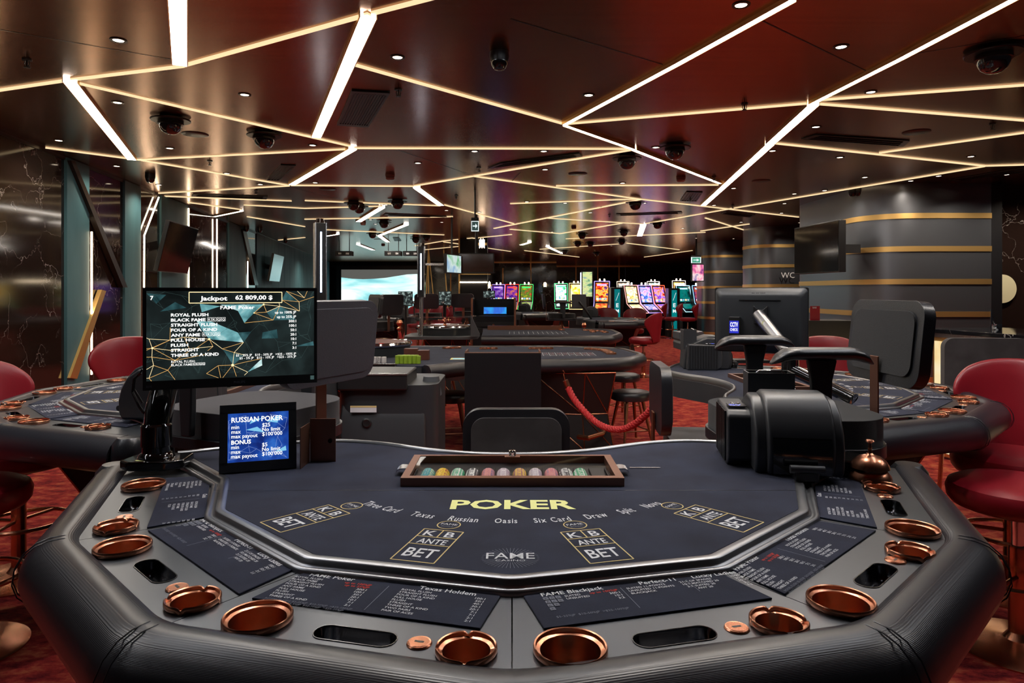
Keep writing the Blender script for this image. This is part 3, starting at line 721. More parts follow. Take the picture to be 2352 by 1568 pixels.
    mp = [(0,FZ-.02),(0,FZ-.001),(.004,FZ+.0015),(.020,FZ+.0015),(.023,FZ-.0005),(.024,FZ-.009),(.027,FZ-.0125),(.0315,FZ-.013),(.034,FZ-.011),(.038,FZ-.009),(.0425,FZ-.010),(.045,FZ-.014),(.0455,TZ-.001)]
    mb('chrome_dark').sweep(fl, mp).build('stepped_moulding', t, ang=50)
    # playing surface
    bk = arc_corner(L2(BACK), .1, 6)
    surf = fl+list(reversed(bk))
    mb('felt').prism([(p.x,p.y) for p in surf], FZ-.025, FZ).build('playing_surface', t)
    mb('black').line((-.745,1.7065-1.6),(.745,1.7065-1.6), .0022, Matrix(), FZ+.0004).build('felt_seam', t, fix=False)
    # back edge rim and body
    rb = list(reversed(bk))
    mb('chrome_dark').sweep(bk, [(.004,FZ-.03),(.004,FZ+.002),(0,FZ+.007),(-.006,FZ+.009),(-.012,FZ+.006),(-.016,FZ-.002),(-.016,FZ-.03)]).build('back_rim', t, ang=60)
    body = L2(RAIL)+[p for p in reversed(bk)]
    mb('black').prism([(p.x,p.y) for p in body], TZ-.12, TZ-.045).build('underframe', t)
    mb('grey_plastic').sweep(bk, [(-.016,FZ-.03),(-.022,FZ-.03),(-.03,FZ-.14),(-.01,FZ-.14)]).build('dealer_skirt', t, ang=60)
    # faceted pedestal
    lo = [(-.50,-.25),(0,-.42),(.50,-.25),(.42,.28),(0,.34),(-.42,.28)]; hi = [(-.62,-.30),(0,-.50),(.62,-.30),(.50,.36),(0,.42),(-.50,.36)]; md = [(-.40,-.20),(.10,-.36),(.44,-.16),(.33,.25),(0,.30),(-.36,.2)]
    v = [(x,y,.0) for x, y in lo]+[(x,y,.42) for x, y in md]+[(x,y,TZ-.1) for x, y in hi]; f = []
    for a in (0,6):
        for i in range(6):
            j = (i+1) % 6; f += [(a+i,a+j,a+6+i),(a+j,a+6+j,a+6+i)]
    pd = mb('facet').add(v, f, False).build('pedestal', t)
    tr = mb('copper')
    for fa in f:
        for a, b in ((fa[0],fa[1]),(fa[1],fa[2]),(fa[2],fa[0])): 
            if a < b or True: tr.cyl(v[a], v[b], .005, seg=6)
    tr.build('copper_edge', pd, fix=False)
    return t
def table_print(parent):      # layout printed on the playing surface
    def spot_(c0, c1, c2, circ):
        m = mb('gold_print')   # TL, TR, BL in world coordinates, circle centre
        c0, c1, c2 = Vector(c0), Vector(c1), Vector(c2); ex = (c1-c0); ey = (c2-c0); wd, hg = ex.length, ey.length
        ex.normalize(); ey = Vector((ex.y,-ex.x))
        X = Matrix(((ex.x,-ey.x,0,c0.x),(ex.y,-ey.y,0,c0.y-1.6),(0,0,1,FZ+.0007),(0,0,0,1)))
        lw = .0026; m.use('gold_print')
        for a, b in (((0,0),(wd,0)),((0,-hg*.25),(wd,-hg*.25)),((0,-hg*.5),(wd,-hg*.5)),((0,-hg),(wd,-hg)),((0,0),(0,-hg)),((wd,0),(wd,-hg)),((wd/2,0),(wd/2,-hg*.25))): m.line(a, b, lw, X)
        m.use('white').text('K', X @ T(wd*.25,-hg*.215,0), .040, 'C', bold=.012).text('B', X @ T(wd*.75,-hg*.215,0), .040, 'C', bold=.012)
        m.text('ANTE', X @ T(wd*.5,-hg*.465,0), .036, 'C', w=wd*.70, bold=.012).text('BET', X @ T(wd*.5,-hg*.87,0), .060, 'C', w=wd*.74, bold=.012)
        cc = Vector((circ[0], circ[1]-1.6)); ring = []
        vs = []; fs = []; n = 40
        for i in range(n):
            a = 2*PI*i/n
            for r in (.0255,.0232): vs.append((cc.x+r*math.cos(a), cc.y+r*math.sin(a), FZ+.0007))
        for i in range(n): j = (i+1) % n; fs.append((2*i,2*j,2*j+1,2*i+1))
        m.use('gold_print').add(vs, fs, False)
        Y = Matrix(((ex.x,-ey.x,0,cc.x),(ex.y,-ey.y,0,cc.y),(0,0,1,FZ+.0007),(0,0,0,1)))
        m.use('white').text('FAME', Y @ T(0,-.001,0), .014, 'C', w=.036).use('grey_print').text('BONUS', Y @ T(0,-.0125,0), .0095, 'C', w=.026)
        m.build('betting_box', parent, fix=False)
    spot_((-.183,1.429),(-.0999,1.407),(-.2267,1.267),(-.1343,1.452)); spot_((.0999,1.407),(.183,1.429),(.1435,1.245),(.1343,1.452))
    spot_((-.4268,1.5885),(-.3623,1.527),(-.540,1.467),(-.3714,1.582)); spot_((.3623,1.527),(.4268,1.5885),(.4755,1.4055),(.3714,1.582))
    Z = T(0,-1.6,FZ+.0007)
    mb('yellow_print').text('POKER', Z @ T(.002,1.560,0), .092, 'C', w=.289, bold=.03).build('poker_lettering', parent, fix=False)
    s = 'Three Card    Texas    Russian    Oasis    Six Card    Draw    Split    Novo'; Rr = .533; n = len(s)
    wds = [text_geo(c, .008) for c in s]; adv = []; prev = ''
    for c, g in zip(s, wds): adv.append((.42 if c == ' ' else (g[3]-g[2])+.13))
    tot = sum(adv); span = R(83); a = -PI/2-span/2
    m = mb('white')
    for c, g, ad in zip(s, wds, adv):
        da = span*ad/tot; th = a+da/2
        if c == ' ' and m.v and ad == .42 and (a > 0 or True) and prev == ' ': m.build('game_name_lettering', parent, fix=False); m = mb('white')
        prev = c
        if c != ' ': m.text(c, Z @ T(0,1.996,0) @ T(Rr*math.cos(th), Rr*math.sin(th), 0) @ Matrix.Rotation(th+PI/2, 4, 'Z'), .042, 'C', w=(g[3]-g[2])*span*Rr/tot, bold=.008)
        a += da
    m.build('game_name_lettering', parent, fix=False); m = mb('white')
    m.text('FAME', Z @ T(-.003,1.268,0), .040, 'C', w=.091, bold=.004).text('CASINO', Z @ T(-.003,1.256,0), .010, 'C', w=.055)
    m.use('grey_print')
    for i in range(44):
        a = 2*PI*i/44; c_ = Vector((-.003,1.272)); p = c_+Vector((math.cos(a)*.024,math.sin(a)*.022)); q = c_+Vector((math.cos(a)*.054,math.sin(a)*.048))
        if abs(math.sin(a)) < .25: p = c_+Vector((math.cos(a)*.05,math.sin(a)*.05))
        m.line(p, q, .0009, Z)
    m.build('printed_logo', parent, fix=False)
main = poker_table('large navy poker table in the foreground, nearest the camera')
table_print([c for c in main.children if c.name.startswith('playing_surface')][0])
right_table = dup(main, (1.65,3.70,0), R(90), 'navy poker table on the right, behind the card shuffler and the black high chair')
left_table = dup(main, (-1.75,3.55,0), R(-90), 'navy poker table on the left, behind the jackpot monitor')
for i, (x, y, a, lab) in enumerate([(1.95,12.9,90,'poker table in the middle distance, right of the second roulette table'),(-2.65,14.6,-90,'far poker table left of the centre, in front of the projection screen'),
        (.7,16.6,90,'farthest poker table, behind the pit desk')]):
    dup(main, (x,y,0), R(a), lab)

# ---------------------------------------------------------------- things on the near table
t = thing('chip_tray', 'bronze chip tray with a glass lid and steel lock on the near poker table', 'chip tray', (0.001,1.865,FZ))
wq, dq, hq = .571, .250, .022
fr = mb('bronze'); o_ = [(-wq/2,-dq/2),(wq/2,-dq/2),(wq/2,dq/2),(-wq/2,dq/2)]; i_ = [(-wq/2+.02,-dq/2+.022),(wq/2-.02,-dq/2+.022),(wq/2-.02,dq/2-.014),(-wq/2+.02,dq/2-.014)]
fr.flat([o_, i_], hq)
v = [(x,y,z) for x, y in o_ for z in (0,hq)]; fr.add(v, [(2*i,2*((i+1)%4),2*((i+1)%4)+1,2*i+1) for i in range(4)], False)
v = [(x,y,z) for x, y in i_ for z in (.001,hq)]; fr.add(v, [(2*i,2*((i+1)%4),2*((i+1)%4)+1,2*i+1) for i in range(4)], False)
fr.build('frame', t, fix=False)
mb('black').add([(x,y,.001) for x, y in o_], [(0,1,2,3)], False).build('tray_floor', t)
mb('glass').add([(x,y,hq-.0012) for x, y in i_], [(0,1,2,3)], False).build('glass_lid', t)
rid = mb('black_panel')
for i in range(13): rid.box(-.262+i*.0430-.0008+.0, -.262+i*.0430+.0008, -.10, .02, .001, .010)
rid.build('divider', t)
lk = mb('bronze').box(-.022,.022,dq/2-.034,dq/2-.002,hq-.001,hq+.0015); lk.build('lock_plate', t, bevel=.0008)
mb('chrome').lathe([(0,.016),(.006,.0165),(.010,.015),(.0115,.011),(.0105,.006),(.0115,.002),(.0115,0)], 32).build('lock', t, loc=(0,dq/2-.018,hq+.0015))
for sx in (-1,1):
    h = mb('silver'); X = Matrix.Scale(sx, 4, (1,0,0))
    h.sweep([(0,0),(0,.044)], [(0,.017),(.016,.017),(.024,.014),(.028,.008),(.030,.008),(.027,.016),(.018,.020),(0,.020)], X=T(sx*wq/2,-.022,0) @ X).build('tray_handle', t, fix=False)
CH = [('teal and cream',[(0.02,.25,.30),(.03,.33,.38),(.75,.68,.35)]),('yellow and red',[(.80,.55,.03),(.75,.5,.03),(.35,.03,.02)]),('green and white',[(.05,.40,.20),(.7,.72,.68),(.06,.35,.2)]),('black and white',[(.02,.02,.03),(.75,.75,.72),(.03,.03,.04)]),
 ('pink and blue',[(.62,.22,.22),(.65,.28,.25),(.12,.1,.28)]),('lilac and white',[(.45,.36,.42),(.66,.6,.62),(.32,.22,.3)]),('orange, purple and yellow',[(.72,.45,.05),(.3,.1,.18),(.75,.5,.08)]),('pale grey lilac',[(.5,.44,.5),(.68,.62,.64),(.3,.22,.32)]),
 ('rose and violet',[(.6,.2,.22),(.66,.3,.28),(.18,.1,.26)]),('white and black',[(.75,.75,.72),(.02,.02,.03),(.7,.7,.68)]),('bright green and white',[(.02,.36,.14),(.72,.75,.7),(.03,.32,.15)]),('plain crimson',[(.40,.015,.04),(.42,.02,.05)])]
pos = ['leftmost','second','third','fourth','fifth','sixth','seventh','eighth','ninth','tenth','eleventh','rightmost']
XS = [978,1012,1048,1083,1120,1156,1194,1231,1269,1303,1337,1380]
for i, ((nm, cols), px) in enumerate(zip(CH, XS)):
    M['chip%d' % i] = chip_mat(nm+' clay', cols)
    x = PX(px, 1.79); cnt = 22 if i < 11 else 5; th = .0042
    proto = None
    y0 = 1.757
    for k in range(cnt):
        lab = '%s chip in the %s row of the glass-lidded tray' % (nm, pos[i])
        if proto is None:
            proto = MB(rot('X',-90)); proto.use('chip%d' % i).lathe([(0,0),(.0175,0),(.0190,.0005),(.0190,.0036),(.0175,.0041),(0,.0041)], 28)
            proto = proto.build('casino_chip', loc=(x, y0+k*th, FZ+.0005+(0.0 if i < 11 else -.006))); tag(proto, lab, 'casino chip', '%s chips in the tray' % nm); c = proto
        else:
            c = proto.copy(); COL.objects.link(c); c.location = (x, y0+k*th, proto.location.z)
        if i < 11: c.location.z = FZ+.0008
# ---------------------------------------------------------------- small limit display
def frame_on(c0, c1, tilt, base):   # matrix: x along the lower edge, y up the (tilted) front face, z out of it
    c0, c1 = Vector(c0), Vector(c1); ex = (c1-c0).normalized(); out = Vector((ex.y,-ex.x,0)); up = Vector((0,0,1))*math.cos(tilt)-out*math.sin(tilt)
    n = ex.cross(up); X = Matrix((( ex.x,up.x,n.x,c0.x),(ex.y,up.y,n.y,c0.y),(ex.z,up.z,n.z,c0.z),(0,0,0,1)))
    return X, (c1-c0).length
def net_lines(m, X, W, H, n, seed, wd, z, region=None):
    rnd = random.Random(seed); pts = [(rnd.uniform(0,W), rnd.uniform(0,H)) for _ in range(n)]
    done = set()
    for i, p in enumerate(pts):
        near = sorted(range(n), key=lambda j: (pts[j][0]-p[0])**2+(pts[j][1]-p[1])**2)[1:4]
        for j in near:
            k = (min(i,j), max(i,j))
            if k in done or (region and not region(p)): continue
            done.add(k); m.line(p, pts[j], wd, X, z)
    return pts
M['scr_blue'] = screen_mat('blue screen', [(0.006,0.02,0.16),(0.012,0.06,0.36),(0.03,0.14,0.55)], 14, 1.0)
M['scr_white'] = emat('screen white', (1,1,0.97), 1.25)
M['scr_line'] = emat('screen pale line', (0.35,0.5,1.0), .7)
M['scr_cyan'] = emat('screen cyan', (0.25,0.65,0.95), .9)
M['scr_dark'] = screen_mat('dark screen', [(0.004,0.006,0.006),(0.010,0.015,0.015),(0.018,0.03,0.03)], 9, 1.0)
M['scr_gold'] = emat('screen gold', (1.0,0.55,0.17), .9)
M['scr_goldb'] = emat('screen bright gold', (1.0,0.78,0.42), 1.3)
M['scr_teal'] = screen_mat('screen teal shard', [(0.03,0.13,0.15),(0.18,0.45,0.48),(0.75,0.95,0.92)], 16, 1.0)
M['scr_tealdim'] = screen_mat('screen dim shard', [(0.008,0.03,0.035),(0.03,0.09,0.10),(0.06,0.17,0.19)], 20, 1.0)
M['scr_tline'] = emat('screen teal line', (0.07,0.13,0.125), .7)
c0 = P(503,1087,FZ+.003); c1 = P(681,1073,FZ+.003)
X, W = frame_on(c0, c1, R(9), None); H = .182
t = thing('limit_display', 'small tilted digital frame showing blue betting limits on the near table', 'display', c0)
X0 = Matrix.Translation(-c0) @ X
m = mb('black'); m.prism(rrect(W,H,.006,3,W/2,H/2), -.022, 0, X0); m.build('casing', t, bevel=.002)
bz = mb('shuffler'); 
for a, b, c, d in ((0,W,0,.026),(0,W,H-.024,H),(0,.021,.02,H-.02),(W-.021,W,.02,H-.02)): bz.box(a,b,c,d,0,.004, X0)
bz.build('bezel', t)
mb('black').box(W*.35,W*.65,.01,.05,-.075,-.02, X0 @ rot('X',-9)).build('stand', t)
s = mb('scr_blue').add([(.02,.025,.0015),(W-.02,.025,.0015),(W-.02,H-.022,.0015),(.02,H-.022,.0015)], [(0,1,2,3)], False, X0).build('screen', t, fix=False)
g = mb('scr_line'); Xs = X0 @ T(.022,.027,.0019); Ws, Hs = W-.044, H-.053
net_lines(g, Xs, Ws, Hs, 34, 5, .0006, 0)
g.use('scr_cyan').add([(.045,.085,.0001),(.075,.092,.0001),(.095,.075,.0001)],[(0,1,2)],False,Xs).add([(.055,.125*.8,.0001),(.09,.115,.0001),(.06,.112,.0001)],[(0,1,2)],False,Xs).add([(.12,.02,.0001),(.15,.035,.0001),(.152,.022,.0001)],[(0,1,2)],False,Xs).add([(.10,.105,.0001),(.135,.122,.0001),(.128,.10,.0001)],[(0,1,2)],False,Xs)
g.build('screen_pattern', s, fix=False)
g = mb('scr_white'); Xt = X0 @ T(.022,.027,.0024)
g.text('Russian Poker'.upper(), Xt @ T(.008,Hs-.022,0), .019, 'L', w=Ws*.86, bold=.02)
for i, (a, b) in enumerate((('min','$25'),('max','No limit'),('max payout',"$100'000"),('BONUS',''),('min','$5'),('max','No limit'),('max payout',"$100'000"))):
    yy = Hs-.040-.0125*i-(.004 if i > 2 else 0)
    g.text(a, Xt @ T(.008,yy,0), .0145 if a != 'BONUS' else .0155, 'L', bold=.012 if a != 'BONUS' else .03)
    if b: g.text(b, Xt @ T(Ws*.56,yy+.002,0), .0145, 'L', bold=.012)
g.build('screen_lettering', s, fix=False)

# bronze folded card holder
t = thing('card_holder', 'folded bronze card holder with a round hole, behind the small blue display', 'card holder', P(712,1060,FZ))
c = t.location.copy()
a = P(691,1077,FZ); b = P(771,1060,FZ)
def plate_(p, q, h, th=.003):
    d = (q-p).normalized(); n = Vector((-d.y,d.x,0))*th; p, q = p-c, q-c
    return mb('bronze').prism([(p.x,p.y),(q.x,q.y),(q.x+n.x,q.y+n.y),(p.x+n.x,p.y+n.y)], 0, h)
plate_(a, c, .115).build('side_plate', t, bevel=.001)
pl = plate_(c, b, .126).build('back_plate', t, bevel=.001)
mb('silver').lathe([(0,-.001),(.0065,-.001),(.0065,.0045)], 20, X=T((b-c).x*.80,(b-c).y-.001,.062) @ rot('X',90)).build('round_hole', t)

# ---------------------------------------------------------------- monitors on arms
def monitor_body(t, X, W, H):
    b = mb('black'); b.prism(rrect(W,H,.006,3,W/2,H/2), -.030, 0, X); b.build('casing', t, bevel=.003)
    mb('black').prism(rrect(W*.8,H*.72,.02,3,W/2,H/2), -.048, -.028, X).build('back_shell', t, bevel=.006)
YL, YR = 1.925, 2.105
p0 = PY(328,897,YL); p1 = PY(728,876,YR); p1.z = p0.z
X, W = frame_on(p0, p1, 0, None); H = PZ(660,YL)-p0.z
base_c = P(350,1082,TZ+.012)+Vector((-.02,.06,0))
t = thing('monitor', 'large black jackpot monitor on a gloss black arm at the left of the near table', 'monitor', (base_c.x,base_c.y,TZ+.012))
bc = Vector(t.location); X0 = Matrix.Translation(-bc) @ X
monitor_body(t, X0, W, H)
bz = mb('black')
for a_, b_, c_, d_ in ((0,W,0,.026),(0,W,H-.010,H),(0,.009,.02,H-.01),(W-.009,W,.02,H-.01)): bz.box(a_,b_,c_,d_,0,.003, X0)
bz = bz.build('bezel', t)
mk = mb('grey_print').text('PHILIPS', X0 @ T(W*.5,.009,.0032), .010, 'L', bold=.01).text('223S', X0 @ T(.008,.008,.0032), .008, 'L')
mk.build('bezel_marking', bz, fix=False); mb('scr_tline').box(W-.020,W-.009,.010,.022,.0028,.0033,X0).build('energy_sticker', bz, fix=False)
sw, sh = W-.018, H-.036
S0 = X0 @ T(.009,.026,.0012)
s = mb('scr_dark').add([(0,0,0),(sw,0,0),(sw,sh,0),(0,sh,0)], [(0,1,2,3)], False, S0).build('screen', t, fix=False)
def sp(px, py): return ((px-58)/(2262-58)*sw, (1255-py)/(1255-80)*sh)   # crop pixel -> screen coordinates
g = mb('scr_tealdim')
def poly_(m, L, z): 
    q = [sp(*p) for p in L]; m.add([(x,y,z) for x, y in q], [tuple(range(len(q)))], False, S0)
for L in ([(60,110),(300,130),(180,245)],[(410,225),(550,302),(222,350)],[(1015,862),(1165,915),(1310,955),(1150,1085)],[(1545,650),(1740,610),(1755,735),(1535,735)],[(1685,485),(1780,290),(1900,350),(2000,480)],[(1600,370),(1780,290),(1680,480)],[(2000,855),(2250,790),(2260,850)],[(1220,645),(1395,635),(1290,780)],[(1810,200),(1870,80),(2050,230)]): poly_(g, L, .0003)
g.use('scr_teal')
for L in ([(720,250),(985,285),(745,362)],[(985,262),(1560,262),(1430,380),(1215,350)],[(1215,350),(1430,380),(1300,515)],[(680,480),(870,490),(1215,645),(1290,780),(840,725),(760,620)],[(1535,1010),(1540,1105),(1345,1188)]): poly_(g, L, .0005)
V = {}
g.use('scr_tline'); net_lines(g, S0, sw, sh, 80, 11, .0004, .0006)
GOLD = [[(60,690),(90,705),(345,725),(525,690),(840,725)],[(60,830),(130,825),(410,995),(780,930)],[(130,825),(345,725)],[(90,705),(130,825),(125,940),(145,1050),(90,1215)],[(60,940),(125,940),(410,995)],[(145,1050),(320,1120),(410,1250)],[(60,1100),(145,1050)],[(90,1215),(320,1120),(410,995)],[(90,1215),(150,1290)],[(60,1215),(90,1215)],
 [(840,725),(660,850),(580,880),(410,995)],[(840,725),(890,825),(820,880)],[(840,725),(1010,860)],[(350,560),(345,725)],[(525,690),(600,880)],[(130,825),(350,860),(890,825)],[(60,850),(345,725)],
 [(1145,1085),(955,1085),(990,1250)],[(1145,1085),(1165,915),(1290,780)],[(1145,1085),(1015,1250)],[(1145,1085),(1195,1240)],[(1145,1085),(1345,1188),(1300,1230)],[(1145,1085),(1310,1050),(1535,1010)],[(955,1085),(805,1185),(960,1250)],[(1165,915),(1310,955)],[(1165,915),(1010,860),(1290,780)],
 [(1560,265),(1600,370),(1430,380),(1560,265)],[(1560,265),(1780,290),(1600,370)],[(1430,380),(1690,480),(1305,515)],[(1690,480),(1780,290)],[(1780,290),(1770,235)],[(1810,205),(2050,230),(1870,80)],[(1870,80),(2125,175),(2165,80)],[(2125,175),(2025,80)],[(2050,230),(2262,160)],[(1810,205),(2055,360)],[(1780,290),(2055,360),(2050,230)]]
for i, L in enumerate(GOLD):
    g.use('scr_gold' if i % 3 else 'scr_goldb')
    for a_, b_ in zip(L, L[1:]): g.line(sp(*a_), sp(*b_), .0011, S0, .0009)
for (px,py,r) in ((1145,1085,.004),(840,725,.0032),(130,825,.003),(1560,265,.0028),(1430,380,.002),(410,995,.002)):
    x, y = sp(px,py); g.use('scr_goldb').add([(x+r*math.cos(a_*PI/4), y+r*math.sin(a_*PI/4), .001) for a_ in range(8)], [tuple(range(8))], False, S0)
g.build('screen_pattern', s, fix=False)
g = mb('scr_goldb')
bx = [sp(585,95),sp(1810,95),sp(1810,240),sp(585,240)]
for a_, b_ in zip(bx, bx[1:]+bx[:1]): g.line(a_, b_, .0022, S0, .0014)
g.use('scr_dark').add([(x,y,.0012) for x, y in bx], [(0,1,2,3)], False, S0)
g.use('scr_white')
def st(s_, px, py, hpx, al='L', bold=.03, px2=None):
    x, y = sp(px,py); w_ = None
    if px2 is not None: w_ = abs(sp(px2,py)[0]-x)
    g.text(s_, S0 @ T(x,y,.0018), hpx/(1255-80)*sh/.72, al, w=w_, bold=bold)
st('Jackpot',725,205,58,px2=1075); st('62 809,00 $',1180,195,58,px2=1680); st('7',105,195,52)
st('FAME Poker',985,325,48,px2=1435,bold=.02)
for i, (r, x2) in enumerate(zip(HANDS, (830,795,945,945,725,785,575,710,965))): st(r, 358, 415+i*66.5, 40, px2=x2)
for i, r in enumerate(('up to 100% JP','up to 25% JP','300:1','100:1','50:1','20:1','10:1','7:1','3:1')): st(r, 2008, 392+i*62, 36, 'R', .015)
st('$5 - 25% JP   $10 - 50% JP   >$25 - 100% JP', 2008, 970, 32, 'R', .005); st('$5 - 5% JP   $10 - 10% JP   >$25 - 25% JP', 2008, 1010, 32, 'R', .005)
st('ROYAL FLUSH:', 362, 1028, 32, bold=.005); st('BLACK FAME           :', 362, 1070, 32, bold=.005)
for (bx0, by0, stp, sz) in ((820,485,60,50),(752,682,60,50),(635,1068,40,32)):
    for i, ch in enumerate('KKQQ'):
        g.use('scr_white'); x, y = sp(bx0+i*stp, by0); q = sz/(1255-80)*sh
        for a_, b_ in (((0,0),(q*.95,0)),((q*.95,0),(q*.95,q)),((q*.95,q),(0,q)),((0,q),(0,0))): g.line((x+a_[0],y+a_[1]), (x+b_[0],y+b_[1]), .0007, S0, .0016)
        g.text(ch, S0 @ T(x+q*.48,y+q*.18,.0018), q*.85, 'C', bold=.01)
g.build('screen_lettering', s, fix=False)
# gloss arm
def arm(t, top, base_r=.05, hcol=.165):
    b = mb('black_gloss')
    b.prism([(-.085,-.040),(-.055,-.062),(.055,-.062),(.095,-.03),(.085,.055),(-.075,.055)], 0, .026)
    b.build('arm_base', t, bevel=.006)
    mb('scr_gold').mats
    y_ = mb('yellow_print').lathe([(0,.0265),(.0155,.0265),(.0155,.024)], 24, c=(0,0,0)); 
    for v_ in y_.v: v_.x = v_.x*1.3-.018; v_.y = v_.y*.62-.042
    y_.build('round_sticker', t)
    mb('black_gloss').lathe([(0,.026),(.050,.026),(.046,.036),(.038,.042),(.038,.058),(.041,.060),(.041,.118),(.036,.124),(0,.124)], 32).build('arm_column', t)
    a_ = mb('black_gloss'); k = Vector(top)
    a_.tube([(0,0,.10),(-.002,.02,.16),(-.006,.055,.215),(-.01,.085,.26),(-.005,.10,.31)], [.036,.038,.037,.034,.030], 16)
    a_.build('lower_arm', t)
    a2 = mb('black_gloss'); a2.tube([(-.005,.10,.30),(k.x*.5,max(k.y*.6,.12),(k.z+.30)/2+.02),(k.x,k.y,k.z)], [.026,.024,.020], 14)
    a2.cyl((-.005,.10,.27),(-.005,.10,.34),.03,seg=20)
    a2.build('upper_arm', t)
    cb = mb('black'); cb.tube([(-.045,.0,.27),(-.075,.02,.25),(-.080,.02,.21),(-.055,.01,.17),(-.04,.01,.15)], .004, 6).tube([(-.04,0,.28),(-.068,.01,.25),(-.070,.01,.22),(-.045,.01,.18)], .003, 6).build('cable', t)
ctr = X0 @ Vector((W/2,H/2,-.06))
arm(t, ctr)
mb('black').prism(rrect(.12,.12,.01,3,W/2,H/2), -.058, -.046, X0).build('mounting_plate', t)
jack = t

# ---------------------------------------------------------------- card shuffler on the near table
sx, sy = .765, 1.96
t = thing('card_shuffler', 'large satin black card shuffler on the right of the near table', 'card shuffler', (sx, sy, FZ), R(-9)); t.scale = (.90,.92,1.0)
def yz(poly, x0, x1, m, X=None):   # side profile (y,z) extruded along x
    n = len(poly); v = [(x0,y,z) for y, z in poly]+[(x1,y,z) for y, z in poly]
    return mb(m).add(v, [(i,(i+1)%n,n+(i+1)%n,n+i) for i in range(n)]+[tuple(range(n))[::-1], tuple(range(n,2*n))], False, X)
prof = [(-.135,.0),(-.148,.03),(-.150,.075),(-.140,.12),(-.118,.165),(-.085,.196),(-.045,.212),(.02,.214),(.10,.19),(.18,.14),(.19,.0)]
yz(prof, -.062, .132, 'shuffler').build('main_housing', t, bevel=.012, seg=4)
prof2 = [(-.125,.0),(-.137,.03),(-.139,.075),(-.128,.12),(-.10,.168),(-.05,.200),(.02,.205),(.17,.15),(.185,.0)]
yz([(y-.004,z*.97) for y, z in prof2], .120, .158, 'shuffler').build('side_cheek', t, bevel=.010, seg=3)
yz([(y+.010,z*.99+.0) for y, z in prof2], -.095, -.055, 'shuffler').build('side_cheek', t, bevel=.010, seg=3)
yz([(-.02,.0),(-.055,.02),(-.06,.09),(-.052,.145),(-.03,.160),(.17,.165),(.18,0)], -.165, -.088, 'shuffler').build('side_module', t, bevel=.008, seg=3)
rb = mb('black')
for i in range(11): rb.box(-.170,-.162,-.025+i*.018,-.016+i*.018,.012,.155)
rb.build('cooling_ribs', t)
dd = mb('black').box(-.155,-.100,-.018,.045,.1655,.168); dd.use('blue_led').text('%V', T(-.152,-.008,.1686), .030, 'L').build('digit_display', t, fix=False)
bt = mb('silver')
for x, y in ((-.14,.04),(-.118,.04),(-.137,.02)): bt.lathe([(0,.171),(.006,.170),(.007,.167)], 12, c=(x,y,0))
bt.build('button', t)
wn = MB(); wn.use('black_gloss').add([(-.048,-.151,.008),(.118,-.151,.008),(.118,-.1535,.05),(.118,-.1525,.085),(.118,-.146,.105),(-.048,-.146,.105),(-.048,-.1525,.085),(-.048,-.1535,.05)], [(0,1,2,7),(7,2,3,6),(6,3,4,5)], True)
wn.build('front_window', t)
hp = mb('shuffler'); z0, z1 = .19, .252
o_ = [(-.075,.10),(.075,.10),(.075,.19),(-.075,.19)]; i_ = [(-.070,.105),(.070,.105),(.070,.185),(-.070,.185)]
hp.flat([o_,i_], z1); v = [(x,y,z) for x, y in o_ for z in (z0-.06,z1)]; hp.add(v, [(2*i,2*((i+1)%4),2*((i+1)%4)+1,2*i+1) for i in range(4)], False)
v = [(x,y,z) for x, y in i_ for z in (z0,z1)]; hp.add(v, [(2*i,2*((i+1)%4),2*((i+1)%4)+1,2*i+1) for i in range(4)], False)
hp.add([(x,y,z0) for x, y in i_], [(0,1,2,3)], False).build('card_hopper', t, fix=False)
mb('silver').tube([(-.045,.115,.250),(-.035,.12,.256),(.035,.12,.256),(.045,.115,.250)], .004, 8).build('hopper_bar', t)
m = mb('shuffler').tube([(-.010,-.190,.032),(.085,-.190,.032)], .011, 14); m.build('outlet_roller', t)
mb('black').box(.005,.07,-.195,-.135,.0,.026).build('card_outlet', t, bevel=.003)
t = thing('card_turntable', 'round black swivel base half hidden behind the card shuffler', 'turntable base', (.955,1.95,FZ-.016))
mb('black_gloss').lathe([(0,.0),(.07,.0),(.072,.008),(.058,.016),(.05,.026),(.06,.034),(.064,.04),(.06,.044),(0,.044)], 40).build('disc', t)
# bell
bx_, by_ = P(1998,1102,TZ).x, P(1998,1102,TZ).y
t = thing('desk_bell', 'copper reception bell at the right end of the near table', 'bell', (bx_,by_,TZ+.0005))
mb('copper').lathe([(0,0),(.054,0),(.056,.004),(.053,.014),(.044,.026),(.042,.027),(.040,.024),(0,.02)], 48).build('bell_base', t)
mb('copper').lathe([(0,.070),(.012,.070),(.028,.064),(.042,.053),(.048,.042),(.050,.034),(.046,.033),(.040,.045),(0,.06)], 48).build('bell_dome', t)
mb('copper').lathe([(0,.112),(.010,.110),(.0125,.107),(.010,.104),(.004,.101),(.0045,.09),(.0065,.087),(.0045,.083),(.007,.074),(.012,.070),(0,.070)], 24).build('plunger', t)
mb('silver').cyl((0,0,.02),(0,0,.068),.004,seg=8).build('bell_post', t)
# cut card
a = P(1446,1074,FZ+.001); b = P(1518,1074,FZ+.001)
cc = MB(); cc.use('silver').prism([(x-a.x,y-a.y) for x, y in [(a.x,a.y-.003),(b.x-.01,b.y-.004),(b.x,b.y),(b.x-.01,b.y+.004),(a.x,a.y+.003)]], 0, .0012)
tag(cc.build('cutting_card', loc=a), 'slim silver cutting card beside the right tray handle', 'card')

